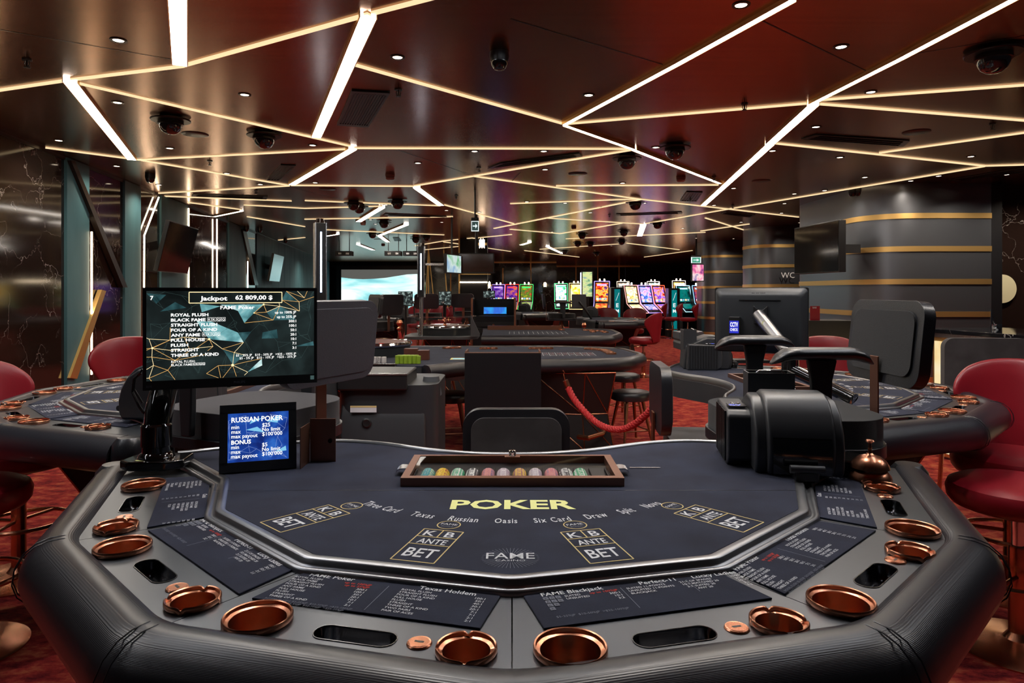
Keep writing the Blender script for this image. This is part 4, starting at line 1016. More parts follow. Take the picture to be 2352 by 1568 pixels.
# ---------------------------------------------------------------- chairs
def dealer_chair(label, loc, rz, hz=.60, top=None):
    t = thing('dealer_chair', label, 'chair', loc, rz, None)
    mb('suede').prism(rrect(.46,.44,.10,6), hz-.075, hz).build('seat', t, bevel=.03, seg=4)
    mb('black_leather').prism(rrect(.47,.45,.10,6), hz-.10, hz-.078).build('seat_rim', t, bevel=.008)
    Xb = T(0,.225,hz+.03) @ rot('X',90)
    mb('black_leather').prism(rrect(.445,.33,.075,7,0,.165), -.055, -.005, Xb).build('backrest', t, bevel=.018, seg=4)
    mb('suede').prism(rrect(.375,.262,.055,7,0,.165), -.006, .004, Xb).build('backrest_pad', t, bevel=.006, seg=3)
    mb('copper_dark').box(-.035,.035,.285,.295,hz-.10,hz+.12).box(-.035,.035,.15,.295,hz-.11,hz-.10).build('back_bracket', t, bevel=.002)
    mb('copper_dark').cyl((0,0,.06),(0,0,hz-.10),.028,seg=20).build('pole', t)
    fr = mb('copper_dark').lathe([(0,.10),(.035,.09),(.04,.06),(.22,.02),(.225,.01),(.22,0.001),(0,.001)], 40).build('base', t)
    mb('copper_dark').tube([(.17*math.cos(a*PI/12),.17*math.sin(a*PI/12),.26) for a in range(24)], .009, 8, True).build('foot_ring', t)
    return t
dealer_chair('black leather dealer chair with grey suede back behind the chip tray', (.018,2.60,0), 0, .555)
dealer_chair('grey suede dealer chair at the inner side of the right poker table', (1.0,3.42,0), R(86), .68)
def high_chair(label, loc, rz, seatmat='fabric', backface='fabric'):
    t = thing('high_chair', label, 'chair', loc, rz)
    mb(seatmat).prism(rrect(.50,.50,.15,8), .905, 1.0).build('seat', t, bevel=.035, seg=4)
    mb('black_leather').prism(rrect(.52,.52,.16,8), .872, .912).build('seat_rim', t, bevel=.015, seg=3)
    Xb = T(0,.30,1.09) @ rot('X',90-6)
    mb('grey_leather' if seatmat == 'fabric_grey' else 'black_leather').prism(rrect(.46,.285,.06,7,0,.1425), -.042, -.004, Xb).build('backrest', t, bevel=.015, seg=4)
    mb('fabric').prism(rrect(.385,.215,.045,7,0,.1425), -.006, .003, Xb).build('backrest_pad', t, bevel=.006, seg=3)
    mb('grey_leather' if seatmat == 'fabric_grey' else 'black_leather').prism(rrect(.405,.235,.045,7,0,.1425), -.046, -.038, Xb).build('backrest_rear_panel', t, bevel=.006, seg=3)
    mb('bronze').box(-.026,.026,.290,.296,.88,1.18).box(-.026,.026,.15,.296,.866,.872).build('back_strut', t, bevel=.002)
    for sx in (-1,1):
        pa = mb('grey_plastic'); x = sx*.285
        q = [(-.045,1.195),(.045,1.195),(.030,1.13),(.028,1.0),(.022,.925),(-.022,.925),(-.028,1.0),(-.034,1.13)]
        pa.add([(x-.012*sx,y-.02,z) for y, z in q]+[(x+.012*sx,y-.02,z) for y, z in q], [tuple(range(8)),tuple(range(8,16))]+[(i,(i+1)%8,8+(i+1)%8,8+i) for i in range(8)], False)
        pa.build('armrest_post', t, bevel=.006)
        ap = mb('black_leather'); n = 14; v = []; f = []; sec = 12
        for i in range(n+1):
            u = i/n; y = -.175+.31*u; zc = 1.213-.030*max(0,(abs(u-.5)-.28)/.22)**2; ww = .045*(1-.75*max(0,(abs(u-.5)*2))**7); hh = .020*(1-.8*(abs(u-.5)*2)**8)
            for k in range(sec):
                a = 2*PI*k/sec; v.append((x+ww*math.cos(a), y, zc+hh*math.sin(a)))
        for i in range(n):
            for k in range(sec): f.append((i*sec+k, i*sec+(k+1)%sec, (i+1)*sec+(k+1)%sec, (i+1)*sec+k))
        f += [tuple(range(sec))[::-1], tuple(range(n*sec,(n+1)*sec))]
        ap.add(v, f, True).build('armrest', t, ang=80)
    mb('copper_dark').cyl((0,0,.03),(0,0,.873),.03,seg=20).build('pole', t)
    for a in (45,135,225,315):
        c_, s_ = math.cos(R(a)), math.sin(R(a)); mb('copper').tube([(c_*.03,s_*.03,.80),(c_*.16,s_*.16,.40),(c_*.24,s_*.24,.012)], .014, 8).build('leg', t)
    mb('copper').tube([(.19*math.cos(a*PI/12),.19*math.sin(a*PI/12),.33) for a in range(24)], .009, 8, True).build('foot_ring', t)
    return t
hc = high_chair('black mesh high chair with T-shaped armrests behind the card shuffler', (.965,2.37,0), R(-90))
hg = high_chair('grey high chair with leather back behind the jackpot monitor', (-.93,2.50,0), R(-115), 'fabric_grey')
for i, (px, Y, rz, lab) in enumerate([(855,9.4,-120,'far black high chair left of the roulette wheel shield'),(1072,14.3,170,'far high chair directly left of the pit desk'),(800,8.3,-60,'far high chair whose dark backrest rises beside the grey chair'),
     (985,13.2,180,'far high chair before the projection screen, behind the second roulette wheel'),(1290,12.9,90,'high chair left of the middle-distance poker table')]):
    dup(hc, (PX(px,Y),Y,0), R(rz), lab)
def red_chair(label, loc, rz, hz=.66):
    t = thing('lounge_bar_chair', label, 'chair', loc, rz, 'red leather player chairs')
    s_ = mb('red_leather').lathe([(0,hz),(.12,hz-.002),(.20,hz-.008),(.235,hz-.025),(.245,hz-.05),(.240,hz-.085),(.225,hz-.105),(.20,hz-.115),(0,hz-.118)], 48); s_.build('seat', t)
    m = mb('red_leather'); nu, nv = 26, 14; v = []; f = []
    def pt(u, v_, side):     # u -1..1 around, v_ 0..1 up
        wid = .50+.60*min(1, v_*1.5)**1.3
        if v_ > .72: wid *= 1-.30*((v_-.72)/.28)**2
        a = PI/2+u*wid*1.05
        Rr = .235+.05*v_+(.022 if side else -.022)*(1-.5*abs(u)**4)*(1-.45*max(0,(v_-.85)/.15))
        z = hz-.09+.50*v_ - .05*abs(u)**2.5*v_
        return (Rr*math.cos(a), Rr*math.sin(a)+.01, z)
    for side in (0,1):
        for j in range(nv+1):
            for i in range(nu+1): v.append(pt(2*i/nu-1, j/nv, side))
    W_ = nu+1; Nn = W_*(nv+1)
    for s2 in (0,1):
        for j in range(nv):
            for i in range(nu): f.append((s2*Nn+j*W_+i, s2*Nn+j*W_+i+1, s2*Nn+(j+1)*W_+i+1, s2*Nn+(j+1)*W_+i))
    for i in range(nu): f += [(i,i+1,Nn+i+1,Nn+i), (nv*W_+i,nv*W_+i+1,Nn+nv*W_+i+1,Nn+nv*W_+i)]
    for j in range(nv): f += [(j*W_,(j+1)*W_,Nn+(j+1)*W_,Nn+j*W_), (j*W_+nu,(j+1)*W_+nu,Nn+(j+1)*W_+nu,Nn+j*W_+nu)]
    b = m.add(v, f, True).build('backrest', t, ang=180)
    sd = b.modifiers.new('soft','SUBSURF'); sd.levels = 1; sd.render_levels = 1
    mb('black').cyl((0,0,hz-.15),(0,0,hz-.118),.06,seg=24).build('seat_plate', t)
    mb('chrome').cyl((0,0,hz-.28),(0,0,hz-.14),.022,seg=20).build('gas_lift', t)
    mb('copper').lathe([(0,.40),(.030,.40),(.032,.39),(.032,.06),(.05,.035),(.12,.02),(.22,.012),(.235,.006),(.235,0.001),(0,.001)], 48).build('pedestal_base', t)
    fr = mb('copper').tube([(.19*math.cos(a*PI/14),.19*math.sin(a*PI/14)-.03,.28) for a in range(28)], .010, 8, True).cyl((0,.03,.28),(0,.16,.28),.009,seg=8); fr.cyl((-.03,0,.28),(-.18,-.03,.28),.009,seg=8).cyl((.03,0,.28),(.18,-.03,.28),.009,seg=8).build('foot_ring', t)
    return t
rc = red_chair('red leather player chair in the right foreground, its round seat nearest the camera', (2.0,2.70,0), R(-135))
R2 = [((-2.16,2.66),135,'red leather player chair cut by the left edge of the photo, nearest on the left'),
 ((-2.42,3.35),85,'dark red player chair tucked under the left poker table at the left edge'),
 ((-2.78,4.86),15,'red player chair with a wide back beyond the left poker table'),
 ((2.34,3.2),-42,'red player chair with a tall back at the right poker table, right edge'),
 ((2.30,4.95),-20,'red player chair hidden behind the backrest of the black high chair')]
for (x,y), a, lab in R2: dup(rc, (x,y,0), R(a), lab)
for i, (px, Y, rz, lab) in enumerate([(1478,11.35,-125,'large red chair in the middle distance seen from behind'),(1395,14.5,0,'red chair behind the middle-distance poker table'),(1452,14.2,-30,'red chair at the right end of the middle-distance poker table'),
   (1510,21.0,-100,'red chair before the first of the three near slot machines'),(1545,20.6,-95,'red chair before the turquoise pillar'),(1580,20.2,-100,'red chair just left of the far banded column'),
   (1008,16.6,0,'far red chair behind the second roulette wheel'),(960,16.5,10,'far red chair left of the second roulette wheel'),(1040,17.4,-20,'far red chair left of the pit desk')]):
    dup(rc, (PX(px,Y),Y,0), R(rz), lab)
def stool(label, loc, seat='black_leather', hz=.48, r=.185):
    t = thing('round_stool', label, 'stool', loc, R(20), 'round black stools with copper legs')
    mb(seat).lathe([(0,hz),(r*.8,hz-.001),(r*.95,hz-.008),(r,hz-.022),(r*1.005,hz-.05),(r*.98,hz-.078),(r*.9,hz-.085),(0,hz-.085)], 48).build('seat', t)
    for k in range(4):
        a = R(45+90*k); c_, s_ = math.cos(a), math.sin(a)
        mb('copper_dark').cyl((c_*r*.62,s_*r*.62,hz-.085),(c_*r*1.12,s_*r*1.12,0.0),.017,.011,seg=12).build('leg', t)
    q = [(math.cos(R(45+90*k))*r*.98, math.sin(R(45+90*k))*r*.98, .12) for k in range(4)]
    m = mb('copper_dark')
    for k in range(4): m.cyl(q[k], q[(k+1)%4], .007, seg=8)
    m.build('stretcher', t); return t
s0 = stool('round black stool with copper legs beside the red rope', (PX(1448,6.4),6.4,0))
dup(s0, (PX(1035,6.3)+.0,6.3,0), R(10), 'round black stool half hidden by the black upright panel')
dup(s0, (PX(1432,7.75),7.75,0), R(40), 'round stool farther back under the end of the near roulette table')
dup(s0, (PX(1010,7.9),8.2,0), R(40), 'round stool behind the roulette table near the green chips')
# ---------------------------------------------------------------- gear on the right and left poker tables
byname = {}
for o in list(COL.objects):
    if o.parent is None and 'label' in o: byname.setdefault(o.name, o)
shuf, tray, turn = byname['card_shuffler'], byname['chip_tray'], byname['card_turntable']
def at_table(tab, src, label, dz=0):
    l = Vector(src.location)-Vector((0,1.6,0)); a = tab.rotation_euler.z; q = Matrix.Rotation(a,3,'Z') @ Vector((l.x,l.y,0))
    return dup(src, (tab.location.x+q.x, tab.location.y+q.y, src.location.z+dz), a+src.rotation_euler.z*.6, label)
at_table(right_table, shuf, 'ribbed black card shuffler at the far end of the right poker table')
at_table(right_table, tray, 'bronze chip tray on the right poker table, behind the suede dealer chair')
at_table(left_table, shuf, 'black card shuffler on the left poker table, behind the jackpot monitor')
at_table(left_table, tray, 'bronze chip tray on the left poker table')
tabs = [o for o in COL.objects if o.name.startswith('poker_table')]
for tb, lab in zip(tabs[3:], ('middle-distance poker table right of the second roulette table','far poker table before the projection screen','farthest poker table behind the pit desk')):
    at_table(tb, shuf, 'small distant card shuffler on the '+lab)
# card reader on the right table, behind the shuffler
t = thing('card_scanner', 'grey card scanner marked A PLUS behind the ribbed shuffler', 'card scanner', (1.45,4.86,FZ))
def fr_px(px, py, Y): p = PY(px,py,Y); return (p.x-1.45, p.z-FZ)
q = [fr_px(*p, 4.7) for p in ((1567,805),(1566,790),(1571,781),(1760,783),(1760,805))]
n = len(q); mb('shuffler').add([(x,-.16,z) for x, z in q]+[(x,.10,z) for x, z in q], [tuple(range(n)),tuple(range(n,2*n))]+[(i,(i+1)%n,n+(i+1)%n,n+i) for i in range(n)], False).build('lower_body', t, bevel=.004)
q = [fr_px(*p, 4.75) for p in ((1564,784),(1561,779),(1561,763),(1597,763),(1605,779),(1604,784))]
n = len(q); mb('mid_grey').add([(x,-.10,z) for x, z in q]+[(x,.10,z) for x, z in q], [tuple(range(n)),tuple(range(n,2*n))]+[(i,(i+1)%n,n+(i+1)%n,n+i) for i in range(n)], False).build('card_hopper', t, bevel=.004)
q = [fr_px(*p, 4.75) for p in ((1599,763),(1616,761),(1625,777),(1607,779))]
n = len(q); mb('silver').add([(x,-.09,z) for x, z in q]+[(x,.08,z) for x, z in q], [tuple(range(n)),tuple(range(n,2*n))]+[(i,(i+1)%n,n+(i+1)%n,n+i) for i in range(n)], False).build('slanted_lid', t, bevel=.002)
x, z = fr_px(1572,787,4.7)
mb('white').text('A PLUS', T(x,-.162,z) @ rot('X',90), .016, 'L', bold=.01).build('brand_marking', t, fix=False)
# legs to rest it on the table
mb('black').box(-.20,.35,-.1,.05,-.0,.02).build('foot', t)

# monitor seen from behind
Ym = 3.35
t = thing('monitor', 'grey-backed monitor seen from behind on an arm over the right poker table', 'monitor', (1.30,2.72,TZ+.012))
b0 = Vector(t.location)
a_ = PY(1858,810,3.22); b_ = PY(1643,806,3.42); a_.z = b_.z = PZ(808,3.35)
X, W = frame_on(a_, b_, 0, None); H = PZ(660,3.35)-a_.z; X0 = Matrix.Translation(-b0) @ X
# front faces away from the viewer: body grows towards -z of the frame (towards the camera)
mb('black').prism(rrect(W,H,.008,3,W/2,H/2), -.012, .004, X0).build('casing', t, bevel=.002)
bs = mb('grey_plastic'); n = 24; v = []
def loop(w_, h_, z, r=.02): return [(x,y,z) for x, y in rrect(w_,h_,r,5,W/2,H/2)]
L0, L1, L2_, L3 = loop(W-.004,H-.004,-.010), loop(W-.02,H-.02,-.022), loop(W*.88,H*.80,-.042), loop(W*.84,H*.74,-.045)
n = len(L0); bs.add(L0+L1+L2_+L3, [(k*n+i,k*n+(i+1)%n,(k+1)*n+(i+1)%n,(k+1)*n+i) for k in range(3) for i in range(n)]+[tuple(range(3*n,4*n))], True, X0).build('rear_shell', t, ang=50)
mk = mb('black').box(W*.28,W*.72,H*.80,H*.812,-.049,-.044,X0); mk.build('vent_slot', t)
mb('black').text('PHILIPS', X0 @ T(W*.51,H*.875,-.040) @ rot('Y',180), .020, 'C', bold=.01).build('brand_marking', t, fix=False)
vp = mb('black'); vp.prism([(W*.41,H*.72),(W*.41,H*.45),(W*.56,H*.45),(W*.56,H*.72),(W*.51,H*.66),(W*.46,H*.66)], -.060, -.045, X0).build('mounting_plate', t, bevel=.002)
bx = mb('black').box(W*.70,W*.82,H*.22,H*.55,-.075,-.045,X0); bx = bx.build('cctv_box', t, bevel=.003)
M['cctv'] = emat('blue lit sign', (0.02,0.03,0.55), 1.0)
sg = mb('cctv').box(W*.71,W*.81,H*.30,H*.49,-.0765,-.0755,X0)
sg.use('scr_white').text('CCTV', X0 @ T(W*.76,H*.40,-.0775) @ rot('Y',180), .030, 'C', w=W*.085, bold=.03).text('CHECK', X0 @ T(W*.76,H*.335,-.0775) @ rot('Y',180), .018, 'C', w=W*.085, bold=.02)
sg.build('lit_sign', bx, fix=False)
j0 = X0 @ Vector((W*.50,H*.58,-.075)); j1 = PY(1815,815,2.95)-b0; j2 = Vector((0,0,.06))
am = mb('chrome_dark').tube([j0, j0.lerp(j1,.9), j1], [.030,.028,.026], 12); am.build('upper_arm', t)
mb('black_gloss').tube([j1+Vector((0,0,.03)), j1+Vector((0,0,-.08))], .036, 20).build('arm_joint', t)
mb('black_gloss').tube([j1+Vector((0,0,-.06)), Vector((.05,-.02,.08)), Vector((.02,0,.03))], [.028,.026,.02], 12).build('lower_arm', t)
mb('yellow_print').lathe([(0,.002),(.013,.002),(.013,0)], 16, X=Matrix.Translation(j0.lerp(j1,.22)+Vector((-.012,-.029,0))) @ rot('X',80)).build('round_sticker', t)
mb('black_gloss').prism([(-.07,-.04),(.07,-.05),(.08,.04),(-.06,.05)], 0, .03).build('arm_base', t, bevel=.004)

# ---------------------------------------------------------------- near roulette table
RZ = .80
def roulette_table(label, loc, plan, rail_idx):
    t = thing('roulette_table', label, 'roulette table', loc)
    o = Vector(loc[:2]); pl = [Vector(p)-o for p in plan]
    prof = [(0,-.03),(.0,.004),(.02,.012),(.05,.012),(.075,.0),(.095,-.03),(.098,-.06),(.085,-.09),(.05,-.112),(0,-.115)]
    a, b = rail_idx
    mb('leather').sweep(arc_corner(pl[a:b+1], .16, 6), [(d,RZ+z) for d, z in prof]).build('padded_rail', t, ang=70)
    mb('felt').prism([(p.x,p.y) for p in arc_corner(pl, .05, 3, True)], RZ-.02, RZ+.002).build('playing_surface', t)
    mb('black').prism([(p.x,p.y) for p in pl], RZ-.12, RZ-.02).build('underframe', t)
    return t
pln = [(-1.95,5.75),(-1.05,5.62),(-.72,5.52),(-.42,5.88),(1.02,6.18),(1.22,6.55),(1.12,7.25),(.55,7.5),(-1.95,7.45)]
t = roulette_table('near roulette table in the middle of the hall with a long grey padded rail', (-.3,6.4,0), pln, (2,8))
rt1 = t; o = Vector((-.3,6.4))
# dealer side skirt
mb('grey_plastic').sweep([Vector(p)-o for p in pln[:3]], [(0,RZ-.01),(.03,RZ-.005),(.035,RZ-.16),(0,RZ-.16)]).build('side_skirt', t)
mb('black').box(-1.85+.3, -.95+.3, 5.52-6.4, 5.62-6.4, RZ-.10, RZ+.015).build('chip_apron', t, bevel=.004)
mb('silver').box(-1.85+.3, -.93+.3, 5.515-6.4, 5.535-6.4, RZ+.013, RZ+.021).build('apron_edge', t)
lay = mb('white'); Z = T(-o.x+.05,-o.y+6.42,RZ+.0035)
for i in range(13): lay.line((i*.062,0),(i*.062,.34), .004, Z)
for j in range(4): lay.line((0,j*.085+.085-.0),(12*.062,j*.085+.085-.0), .004, Z)
lay.line((0,0),(12*.062,0), .004, Z)
for i in range(12):
    for j in range(3): lay.use('red_print' if (i+j) % 2 else 'white').text(str(3*i+j+1), Z @ T(i*.062+.031,j*.085+.105,.0005), .042, 'C')
for i, s_ in enumerate(('1st 12','2nd 12','3rd 12')): lay.use('white').text(s_, Z @ T(.124+i*.248,.03,.0005), .045, 'C')
lay.build('printed_layout', t, fix=False)
lay = mb('yellow_print').box(-.55-o.x,-.40-o.x,6.05-o.y,6.2-o.y,RZ+.003,RZ+.0045); lay.use('scr_cyan').box(-.53-o.x,-.42-o.x,6.08-o.y,6.16-o.y,RZ+.0045,RZ+.005); lay.build('rules_card', t)
cupring = mb('copper').lathe([(.04,.004),(.042,.016),(.05,.018),(.052,.008),(.052,.0)], 28)
cr0 = None
for (px, Y) in [(1112,7.2),(1132,7.2),(1027,7.25),(1049,7.28),(1225,7.2),(1238,7.2),(1260,7.22),(1368,7.1),(1385,7.0),(1392,6.9),(1398,6.75),(1404,6.6),(1352,7.15)]:
    c_ = (PX(px,Y)-o.x, Y-o.y, RZ)
    if cr0 is None: cr0 = cupring.build('cup_holder', t, loc=c_)
    else: c = cr0.copy(); COL.objects.link(c); c.parent = t; c.location = c_
# faceted pedestal
def facet_ped(t, cx, cy, w_, d_, h):
    lo = [(-w_/2,-d_/2),(.08,-d_/2-.05),(w_/2,-d_/2),(w_/2,d_/2),(-w_/2,d_/2)]; s_ = [1.16,1.0,1.2]
    v = [(cx+x*s_[0],cy+y*s_[0],0) for x, y in lo]+[(cx+x*s_[1]*(.9 if i == 0 else 1),cy+y*s_[1],h*.45) for i, (x, y) in enumerate(lo)]+[(cx+x*s_[2],cy+y*s_[2],h) for x, y in lo]; f = []
    for a in (0,5):
        for i in range(5):
            j = (i+1) % 5; f += [(a+i,a+j,a+5+i),(a+j,a+5+j,a+5+i)]
    pd = mb('facet').add(v, f, False).build('pedestal', t); tr = mb('copper')
    for fa in f:
        for a, b in ((fa[0],fa[1]),(fa[1],fa[2]),(fa[2],fa[0])): tr.cyl(v[a], v[b], .006, seg=6)
    tr.build('copper_edge', pd, fix=False)
facet_ped(t, .55-o.x, 6.5-o.y, .62, .7, RZ-.115); facet_ped(t, -1.35-o.x, 6.6-o.y, .8, .7, RZ-.115)
mb('copper_dark').tube([(PX(1330,5.9)-o.x,5.95-o.y,.14),(PX(1350,5.9)-o.x,5.85-o.y,.15),(PX(1385,5.9)-o.x,5.95-o.y,.17),(PX(1400,6.1)-o.x,6.3-o.y,.17)], .022, 12).build('foot_rail', t)
mb('silver').add([(PX(1010,6.1)-o.x,6.15-o.y,.66),(PX(1066,6.1)-o.x,6.15-o.y,.70),(PX(1066,6.1)-o.x,6.15-o.y,.62),(PX(1048,6.1)-o.x,6.15-o.y,.60),(PX(1010,6.1)-o.x,6.15-o.y,.61)], [(0,1,2,3,4)], False).build('reflective_brace', t)
# wheel of the near table
def wheel(label, loc, r, shield=False):
    t = thing('roulette', label, 'roulette wheel', loc)
    mb('grey_plastic').lathe([(0,0),(r*.94,0),(r*.96,.09),(r*.9,.10)], 56).build('bowl_body', t)
    mb('chrome').lathe([(r*.93,.09),(r*.985,.095),(r,.11),(r*.985,.128),(r*.95,.133),(r*.90,.126),(r*.88,.11)], 64).build('chrome_rim', t)
    mb('wood').lathe([(r*.90,.125),(r*.72,.085),(r*.60,.06),(r*.58,.045),(r*.4,.05),(r*.1,.075),(0,.08)], 56).build('bowl', t)
    wn = MB()
    for i in range(37):
        a0, a1 = 2*PI*i/37, 2*PI*(i+1)/37; wn.use('red_print' if i % 2 else 'black')
        wn.add([(r*.72*math.cos(a0),r*.72*math.sin(a0),.0875),(r*.72*math.cos(a1),r*.72*math.sin(a1),.0875),(r*.60*math.cos(a1),r*.60*math.sin(a1),.063),(r*.60*math.cos(a0),r*.60*math.sin(a0),.063)], [(0,1,2,3)], False)
    wn.build('number_ring', t, fix=False)
    tu = mb('copper').lathe([(0,.24),(.012,.235),(.016,.22),(.008,.20),(.02,.18),(.012,.16),(.03,.13),(.018,.10),(.05,.085),(.06,.075)], 24)
    for a in range(4): c_, s_ = math.cos(a*PI/2+.4), math.sin(a*PI/2+.4); tu.cyl((0,0,.20),(c_*.09,s_*.09,.205), .006, seg=8); tu.lathe([(0,-.012),(.012,0),(0,.012)], 12, c=(c_*.095,s_*.095,.205))
    tu.build('turret', t); return t
wheel('wide chrome-rimmed roulette wheel behind the grey chair back', (-1.40,6.55,RZ+.002), .44)
# chip stacks
def stack_(mname, label, x, y, z, n, grp, base=None):
    m = mb(mname); prof_ = [(0,0)]
    for i in range(n): prof_ += [(.0195,i*.0034+.0003),(.0205,i*.0034+.0012),(.0205,i*.0034+.0026),(.0195,i*.0034+.0033)]
    prof_.append((0,n*.0034)); o_ = m.lathe(prof_, 20).build('chip_stack', loc=(x,y,z)); tag(o_, label, 'chip stack', grp); return o_
M['lime'] = mat('lime chips', (0.28,0.42,0.03), .5); M['pink'] = mat('pink chips', (0.65,0.10,0.32), .5); M['wchip'] = mat('white chips', (0.62,0.58,0.58), .5); M['gchip'] = chip_mat('speckled grey chips', [(.25,.22,.22),(.6,.58,.58)])
names = ['leftmost','second','third','fourth','fifth','rightmost']
for i in range(6): stack_('lime', 'stack of lime green chips, %s of the front row on the near roulette table' % names[i], PX(913+i*9.6,5.72), 5.72, RZ+.0025, 20 if i < 5 else 19, 'lime chip stacks, front row')
for i in range(5): stack_('lime', 'stack of lime green chips, %s of the row behind, near roulette table' % names[i], PX(918+i*9.6,5.78), 5.78, RZ+.0025, 20, 'lime chip stacks, back row')
for i, (px, mn, lb) in enumerate([(832,'pink','pink chip stack, left one beside the grey chair back'),(841,'pink','pink chip stack directly left of the speckled stacks'),(850,'gchip','speckled grey chip stack right of the pink ones'),(860,'wchip','white chip stack, second after the pink ones'),(870,'gchip','speckled grey chip stack between white ones'),(882,'wchip','white chip stack at the right end of the short row')]):
    stack_(mn, lb, PX(px,5.78), 5.78, RZ+.0025, 15, 'mixed chip stacks beside the roulette wheel')
tag(mb('wood').box(-.10,.02,-.04,.04,0,.10).box(.02,.12,-.04,.04,0,.085).build('marker_box', loc=(PX(955,6.05),6.05,RZ+.003), bevel=.003), 'stepped dark red wooden box behind the lime chips', 'box')
# upright black panel with bronze cap
t = thing('display_panel', 'tall black upright panel with bronze capped edges in front of the roulette table', 'panel', (PX(1155,5.25),5.25,0))
hw = (PX(1243,5.25)-PX(1067,5.25))/2; zt = PZ(811,5.25)
mb('black_panel').box(-hw,hw,0,.05,0,zt).build('panel', t, bevel=.003)
for sx in (-1,1): mb('bronze').box(sx*hw-.012*(sx>0)*1-.0, sx*hw+.012*(sx<0), .05,.30,zt-.05,zt+.010).build('bronze_side_cap', t)
mb('bronze').box(-hw,hw,.0,.052,zt,zt+.004).build('bronze_top_edge', t)
mb('black').box(-hw+.02,hw-.02,.05,.30,0,zt-.05).build('cabinet_body', t)
# chip sorting machine
cx_, cy_ = -.77, 4.5
t = thing('chip_sorter', 'large grey plastic chip sorting machine with a keyhole, left of the upright panel', 'chip sorting machine', (cx_,cy_,0))
sorter_z = PZ(905,4.15)
w2 = .31
mb('grey_plastic').prism(rrect(2*w2,.60,.10,6), 0.0, .83).build('body', t, bevel=.03, seg=3)
yz([(-.27,.0),(-.315,.05),(-.315,.62),(-.27,.72),(-.2,.72),(-.2,0)], -.29, .24, 'shuffler').build('front_door', t, bevel=.02, seg=3)
mb('black').box(-.30,.13,-.34,.10,.80,.90).build('chip_hopper', t, bevel=.012, seg=3)
hb = mb('silver').box(-.30,.13,-.343,-.335,.893,.901); 
rnd = random.Random(3)
for i in range(34): x = -.29+.41*rnd.random(); hb.lathe([(0,.003),(.012,.002),(.012,0)], 8, c=(x,-.325+.03*rnd.random(),.90))
hb.build('hopper_brush', t)
mb('white').box(-.22,-.06,-.322,-.316,.665,.70).build('warning_label', t); mb('gold_print').box(-.22,-.06,-.323,-.317,.695,.705).build('warning_strip', t)
mb('black').lathe([(0,0),(.028,0),(.03,-.006),(.022,-.01),(.012,-.008),(0,-.008)], 28, X=T(-.12,-.317,.60) @ rot('X',-90) ).build('key_lock', t)
mb('mid_grey').lathe([(0,.86),(.05,.86),(.06,.80),(.07,.74),(0,.74)], 24, c=(.25,-.10,0)).build('support_knuckle', t)
# red rope from the panel to the chair
t = thing('rope_barrier', 'thick red rope sagging from the roulette table to the suede dealer chair', 'rope')
a = PY(1303,884,5.15); b = PY(1507,930,4.3); pts = []
import mathutils
ctrl = [PY(1305,890,5.15),PY(1318,915,5.1),PY(1340,942,5.02),PY(1370,970,4.9),PY(1400,984,4.78),PY(1430,985,4.66),(PY(1460,972,4.54)),PY(1488,948,4.42),PY(1506,928,4.33)]
t.location = ctrl[0]; cc = [c-ctrl[0] for c in ctrl]
def cr(P0,P1,P2,P3,u): return .5*((2*P1)+(-P0+P2)*u+(2*P0-5*P1+4*P2-P3)*u*u+(-P0+3*P1-3*P2+P3)*u**3)
path = []
for i in range(len(cc)-1):
    p0 = cc[max(0,i-1)]; p3 = cc[min(len(cc)-1,i+2)]
    for k in range(10): path.append(cr(p0,cc[i],cc[i+1],p3,k/10))
path.append(cc[-1])
rp = mb('rope'); dist = 0
for s_ in range(3):
    q = []; dist = 0
    for i, p in enumerate(path):
        d = (path[min(i+1,len(path)-1)]-path[max(i-1,0)]).normalized(); u = d.orthogonal().normalized(); u = Vector((0,1,0)).cross(d).normalized(); v_ = d.cross(u)
        if i: dist += (p-path[i-1]).length
        an = dist*75+s_*2*PI/3; q.append(p+(u*math.cos(an)+v_*math.sin(an))*.012)
    rp.tube(q, .0135, 7)
rp.build('rope', t)
e0 = cc[0]; mb('copper').cyl(e0+Vector((.0,0,-.0)), e0+Vector((-.022,0,.055)), .021, seg=16).build('end_sleeve', t)
mb('copper').tube([e0+Vector((-.022,0,.05)), e0+Vector((-.03,0,.08)), e0+Vector((-.036,0,.10)), e0+Vector((-.028,0,.115)), e0+Vector((-.04,0,.13))], .004, 6).build('hook', t)
tag(mb('black').tube([PY(1512,838,4.6),PY(1502,850,4.5),PY(1497,880,4.4),PY(1499,905,4.4),PY(1508,925,4.35)], .006, 6).build('cable'), 'thin black cable looping beside the suede dealer chair', 'cable')

# ---------------------------------------------------------------- second roulette table with shielded wheel
pl2 = [(PX(1106,9.3),9.35),(PX(1395,9.3),9.3),(PX(1425,9.6),9.9),(PX(1400,10.9),10.9),(PX(1330,11.1),11.2),(PX(1110,11.0),11.0)]
t = roulette_table('second roulette table farther back, its rail seen above the near one', (.6,10.2,0), pl2, (0,5)); o = Vector((.6,10.2))
mb('copper').box(PX(1120,10.9)-o.x,PX(1290,10.9)-o.x,10.85-o.y,10.9-o.y,RZ,RZ+.07).build('chip_rail', t)
lay = mb('white'); Z = T(PX(1170,9.8)-o.x,9.75-o.y,RZ+.0035)
for i in range(13): lay.line((i*.07,0),(i*.07,.6), .006, Z)
for j in range(4): lay.line((0,j*.2),(12*.07,j*.2), .006, Z)
lay.build('printed_layout', t, fix=False)
facet_ped(t, PX(1330,10)-o.x, 10.1-o.y, .8, .8, RZ-.115)
for (px, Y) in [(1290,10.75),(1345,10.7),(1358,10.6),(1372,10.5),(1385,10.35),(1362,10.2),(1390,10.1)]:
    c = cr0.copy(); COL.objects.link(c); c.parent = t; c.location = (PX(px,Y)-o.x, Y-o.y, RZ)
